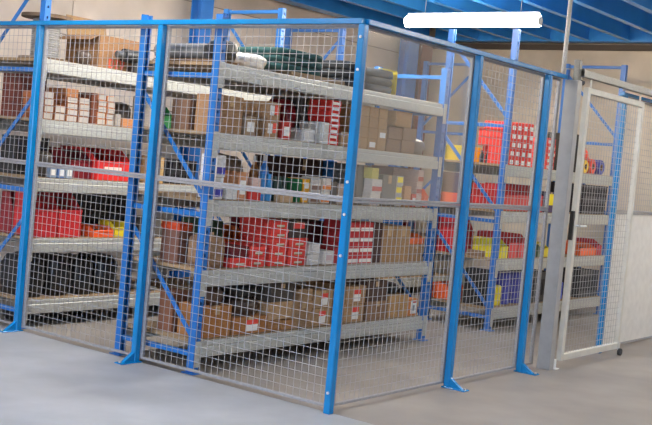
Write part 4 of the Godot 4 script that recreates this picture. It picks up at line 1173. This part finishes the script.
	["crate",1.495,1.847,1.101,1.201,2.955,0.398,"2c2e32","crate","black crate, lowest of two seen through the near rack end","crate","black crates mid rack",""],
	["crate",1.498,1.849,1.202,1.303,2.950,0.398,"2c2e32","crate","black crate, topmost of two seen through the near rack end","crate","black crates mid rack",""],
	["crate",0.162,0.458,1.101,1.385,3.170,0.191,"2b2c30","crate","black crate at the open left end of the middle shelf","crate","",""],
	["bin",0.162,0.358,0.655,0.963,3.170,0.137,"8a1f2a","storage_bin","dark red bin at the open left end of the rack","bin","",""],
	["bin",0.176,0.384,0.655,0.984,2.915,0.250,"c42a2f","storage_bin","large red bin, left of two on the second lowest shelf","bin","large red bins",""],
	["bin",0.393,0.613,0.655,0.985,2.915,0.498,"c92d31","storage_bin","large red bin, right of two on the second lowest shelf","bin","large red bins",""],
	["bin",0.737,0.943,0.655,0.740,2.915,0.198,"f0602c","storage_bin","low orange bin before the black crates, left rack","bin","",""],
	["bin",0.954,1.105,0.655,0.777,2.915,0.198,"d9c022","storage_bin","low yellow bin beside the low orange bin","bin","",""],
	["crate",0.833,1.058,0.655,0.806,3.155,0.378,"26282b","crate","black crate, lowest of the left pair behind the orange bin","crate","black crates behind the bins",""],
	["crate",0.835,1.060,0.808,0.959,3.150,0.378,"26282b","crate","black crate, topmost of the left pair behind the orange bin","crate","black crates behind the bins",""],
	["crate",1.072,1.329,0.655,0.810,3.155,0.378,"27292c","crate","black crate, lowest of the right pair behind the yellow bin","crate","black crates behind the bins",""],
	["crate",1.075,1.331,0.812,0.967,3.150,0.378,"27292c","crate","black crate, topmost of the right pair behind the yellow bin","crate","black crates behind the bins",""],
	["bag",0.147,0.372,0.205,0.532,2.915,0.398,"202226","plastic_bag","first black plastic bag from the left, left rack bottom shelf","bag","black bags on the bottom shelf",""],
	["bag",0.380,0.601,0.205,0.537,2.915,0.398,"202226","plastic_bag","second black plastic bag from the left, left rack bottom shelf","bag","black bags on the bottom shelf",""],
	["bag",0.608,0.841,0.205,0.518,2.915,0.398,"202226","plastic_bag","third black plastic bag from the left, left rack bottom shelf","bag","black bags on the bottom shelf",""],
	["bag",0.847,1.091,0.205,0.523,2.915,0.398,"202226","plastic_bag","fourth black plastic bag from the left, left rack bottom shelf","bag","black bags on the bottom shelf",""],
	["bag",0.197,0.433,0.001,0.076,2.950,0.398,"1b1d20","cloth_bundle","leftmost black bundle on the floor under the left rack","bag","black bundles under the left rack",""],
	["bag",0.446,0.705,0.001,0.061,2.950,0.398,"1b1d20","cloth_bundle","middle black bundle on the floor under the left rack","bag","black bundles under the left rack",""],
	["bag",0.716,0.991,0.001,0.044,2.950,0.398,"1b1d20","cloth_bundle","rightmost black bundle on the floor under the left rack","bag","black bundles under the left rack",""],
	["carton",1.337,1.619,0.655,0.799,2.915,0.398,"5f5a56","carton","grey brown carton on the left rack behind near rack end","carton","",""],
	["bag",1.349,1.575,0.205,0.232,2.915,0.398,"8f8d8c","grey_bag","grey sack on the left rack bottom shelf, behind near rack","bag","",""],
	["carton",4.006,4.303,1.525,1.667,1.576,0.227,"e8c60f","carton","bright yellow carton at the open end of the right rack","carton","",""],
	["bin",4.006,4.303,1.101,1.219,1.571,0.232,"f2642b","storage_bin","orange bin below the bright yellow carton, right rack end","bin","",""],
	["carton",4.006,4.263,1.220,1.409,1.591,0.212,"74594c","carton","dull brown carton on the orange bin, right rack end","carton","",""],
	["bin",4.006,4.303,0.655,0.984,1.576,0.227,"d22c30","storage_bin","red bin with yellow tag at the open rack end","bin","","tag"],
	["bin",4.006,4.303,0.205,0.353,1.603,0.200,"f0662a","storage_bin","orange bin low at the open end of right rack","bin","",""],
	["crate",4.006,4.103,0.205,0.540,1.230,0.237,"28282b","crate","black crate at the open end, right rack bottom shelf","crate","",""],
	["carton",4.006,4.063,0.655,0.710,1.305,0.165,"8d735c","carton","small tan carton at the open end beside yellow bin","carton","",""],
	["bottle",4.006,4.063,1.525,1.637,1.398,0.045,"2b2b30","bottle","small black bottle, left of two beside the red box stack","bottle","black bottles",""],
	["bottle",4.006,4.063,1.525,1.641,1.341,0.039,"2d2b30","bottle","small black bottle, right of two beside the red box stack","bottle","black bottles",""],
	["pack",3.985,4.089,1.525,1.604,1.172,0.164,"ea483e","red_box","red box with white label, lowest in the first column by blue upright","box","red boxes on the right rack","s:W"],
	["pack",3.988,4.092,1.606,1.685,1.172,0.164,"ea483e","red_box","red box with white label, second lowest in the first column by blue upright","box","red boxes on the right rack","s:W"],
	["pack",3.990,4.094,1.686,1.765,1.177,0.278,"ea483e","red_box","red box with white label, third in the first column by blue upright","box","red boxes on the right rack","s:W"],
	["pack",3.984,4.088,1.767,1.846,1.175,0.278,"ea483e","red_box","red box with white label, topmost in the first column by blue upright","box","red boxes on the right rack","s:W"],
	["pack",4.099,4.200,1.525,1.602,1.177,0.278,"ec4a40","red_box","red box with white label, lowest in the second column, right rack","box","red boxes on the right rack","s:W"],
	["pack",4.095,4.194,1.604,1.681,1.175,0.278,"ec4a40","red_box","red box with white label, second lowest in the second column, right rack","box","red boxes on the right rack","s:W"],
	["pack",4.097,4.197,1.683,1.760,1.170,0.278,"ec4a40","red_box","red box with white label, third in the second column, right rack","box","red boxes on the right rack","s:W"],
	["pack",4.098,4.199,1.762,1.839,1.175,0.278,"ec4a40","red_box","red box with white label, fourth in the second column, right rack","box","red boxes on the right rack","s:W"],
	["pack",4.092,4.193,1.841,1.918,1.177,0.278,"ec4a40","red_box","red box with white label, topmost in the second column, right rack","box","red boxes on the right rack","s:W"],
	["pack",4.212,4.316,1.525,1.603,1.177,0.278,"ec4a40","red_box","red box with white label, lowest in the third column, right rack","box","red boxes on the right rack","s:W"],
	["pack",4.206,4.310,1.605,1.683,1.175,0.278,"ec4a40","red_box","red box with white label, second lowest in the third column, right rack","box","red boxes on the right rack","s:W"],
	["pack",4.208,4.312,1.685,1.763,1.170,0.278,"ec4a40","red_box","red box with white label, third in the third column, right rack","box","red boxes on the right rack","s:W"],
	["pack",4.211,4.315,1.765,1.843,1.175,0.278,"ec4a40","red_box","red box with white label, fourth in the third column, right rack","box","red boxes on the right rack","s:W"],
	["pack",4.205,4.309,1.845,1.923,1.177,0.278,"ec4a40","red_box","red box with white label, topmost in the third column, right rack","box","red boxes on the right rack","s:W"],
	["pack",4.328,4.433,1.525,1.604,1.177,0.278,"ec4a40","red_box","red box with white label, lowest in the fourth column, right rack","box","red boxes on the right rack","s:W"],
	["pack",4.322,4.427,1.606,1.685,1.175,0.278,"ec4a40","red_box","red box with white label, second lowest in the fourth column, right rack","box","red boxes on the right rack","s:W"],
	["pack",4.325,4.429,1.687,1.765,1.170,0.278,"ec4a40","red_box","red box with white label, third in the fourth column, right rack","box","red boxes on the right rack","s:W"],
	["pack",4.327,4.432,1.767,1.846,1.175,0.278,"ec4a40","red_box","red box with white label, fourth in the fourth column, right rack","box","red boxes on the right rack","s:W"],
	["pack",4.321,4.426,1.848,1.927,1.177,0.278,"ec4a40","red_box","red box with white label, topmost in the fourth column, right rack","box","red boxes on the right rack","s:W"],
	["pack",4.446,4.555,1.525,1.605,1.177,0.278,"ec4a40","red_box","red box with white label, lowest in the fifth column, right rack","box","red boxes on the right rack","s:W"],
	["pack",4.440,4.549,1.607,1.687,1.175,0.278,"ec4a40","red_box","red box with white label, second lowest in the fifth column, right rack","box","red boxes on the right rack","s:W"],
	["pack",4.442,4.551,1.689,1.768,1.170,0.278,"ec4a40","red_box","red box with white label, third in the fifth column, right rack","box","red boxes on the right rack","s:W"],
	["pack",4.445,4.554,1.770,1.850,1.175,0.278,"ec4a40","red_box","red box with white label, fourth in the fifth column, right rack","box","red boxes on the right rack","s:W"],
	["pack",4.439,4.548,1.852,1.932,1.177,0.278,"ec4a40","red_box","red box with white label, topmost in the fifth column, right rack","box","red boxes on the right rack","s:W"],
	["pack",4.834,5.065,1.525,1.585,1.177,0.298,"e9473d","red_box","red box with white label, lowest in the column by the grey post","box","red boxes on the right rack","s:W"],
	["pack",4.828,5.059,1.587,1.646,1.175,0.298,"e9473d","red_box","red box with white label, second lowest in the column by the grey post","box","red boxes on the right rack","s:W"],
	["pack",4.830,5.061,1.648,1.707,1.170,0.298,"e9473d","red_box","red box with white label, third in the column by the grey post","box","red boxes on the right rack","s:W"],
	["pack",4.833,5.064,1.709,1.768,1.175,0.298,"e9473d","red_box","red box with white label, fourth in the column by the grey post","box","red boxes on the right rack","s:W"],
	["pack",4.827,5.058,1.770,1.830,1.177,0.298,"e9473d","red_box","red box with white label, topmost in the column by the grey post","box","red boxes on the right rack","s:W"],
	["carton",5.460,5.590,1.525,1.913,1.170,0.298,"2b2622","carton","tall narrow black carton seen through the door gap","carton","",""],
	["tape",5.753,5.901,1.525,1.665,1.170,0.118,"f0c42a","tape_roll","yellow roll nearest the door stile, upper right rack","roll","coloured rolls",""],
	["tape",5.918,6.109,1.525,1.685,1.170,0.118,"e8472c","tape_roll","red roll between the yellow and blue rolls","roll","coloured rolls",""],
	["tape",6.128,6.354,1.525,1.688,1.170,0.118,"39429a","tape_roll","blue roll at the right of the coloured rolls","roll","coloured rolls",""],
	["helmet",5.756,6.021,1.686,1.794,1.175,0.198,"f04a2a","helmet","orange red safety helmet above the coloured tape rolls","helmet","",""],
	["bin",4.095,4.330,1.101,1.332,1.170,0.358,"d0302f","storage_bin","left of three low red bins on the right rack","bin","low red bins",""],
	["bin",4.346,4.601,1.101,1.342,1.170,0.358,"d0302f","storage_bin","middle of three low red bins on the right rack","bin","low red bins",""],
	["bin",4.617,4.883,1.101,1.352,1.170,0.358,"d0302f","storage_bin","right of three low red bins on the right rack","bin","low red bins",""],
	["carton",4.960,5.175,1.101,1.304,1.170,0.298,"5a4a6a","carton","purple carton with yellow label left of the grey post","carton","","s:y"],
	["crate",5.858,6.194,1.101,1.254,1.175,0.398,"2e2b33","crate","black crate, lowest of the left stack behind the door","crate","black crates behind the door",""],
	["crate",5.861,6.197,1.255,1.409,1.170,0.398,"2e2b33","crate","black crate, topmost of the left stack behind the door","crate","black crates behind the door",""],
	["crate",6.214,6.451,1.101,1.254,1.175,0.398,"2e2b33","crate","black crate, lowest of the right stack behind the door","crate","black crates behind the door",""],
	["crate",6.216,6.454,1.255,1.409,1.170,0.398,"2e2b33","crate","black crate, topmost of the right stack behind the door","crate","black crates behind the door",""],
	["bin",4.115,4.252,0.655,0.828,1.170,0.298,"e0d01f","storage_bin","yellow bin by the right rack upright","bin","",""],
	["bin",4.268,4.449,0.655,0.884,1.170,0.348,"d8352f","storage_bin","red bin, left of two on the right rack","bin","right rack red bins",""],
	["bin",4.466,4.683,0.655,0.875,1.170,0.348,"d43330","storage_bin","red bin, right of two on the right rack","bin","right rack red bins",""],
	["bin",4.891,5.000,0.655,0.786,1.170,0.298,"4b6b3a","storage_bin","small green bin beside the fence post","bin","",""],
	["bin",5.013,5.135,0.655,0.795,1.170,0.298,"d9c62a","storage_bin","small yellow bin beside the grey door post","bin","",""],
	["bin",5.893,6.312,0.655,0.779,1.170,0.348,"f0682c","storage_bin","orange bin behind the sliding door, right rack","bin","",""],
	["bin",6.325,6.454,0.655,0.820,1.170,0.348,"c22c30","storage_bin","red bin behind the sliding door, right rack","bin","",""],
	["drum",4.138,4.295,0.205,0.396,1.170,0.198,"e0cf20","canister","yellow canister by the right rack upright","canister","",""],
	["drum",4.298,4.497,0.205,0.523,1.170,0.248,"3b3f9c","drum","blue drum, left of two on the right rack","drum","blue drums",""],
	["drum",4.511,4.718,0.205,0.517,1.170,0.248,"3a3d96","drum","blue drum, right of two on the right rack","drum","blue drums",""],
	["crate",4.795,5.223,0.205,0.506,1.170,0.348,"2b2c31","crate","black crate left of the grey door post, bottom shelf","crate","",""],
	["drum",5.449,5.641,0.205,0.388,1.170,0.198,"2f45b0","canister","bright blue canister seen through the door gap","canister","",""],
	["crate",5.955,6.325,0.205,0.497,1.170,0.398,"29292f","crate","large black crate, left of two on right rack bottom shelf","crate","large black crates",""],
	["crate",6.343,6.454,0.205,0.487,1.170,0.398,"29292f","crate","large black crate, right of two on right rack bottom shelf","crate","large black crates",""],
]
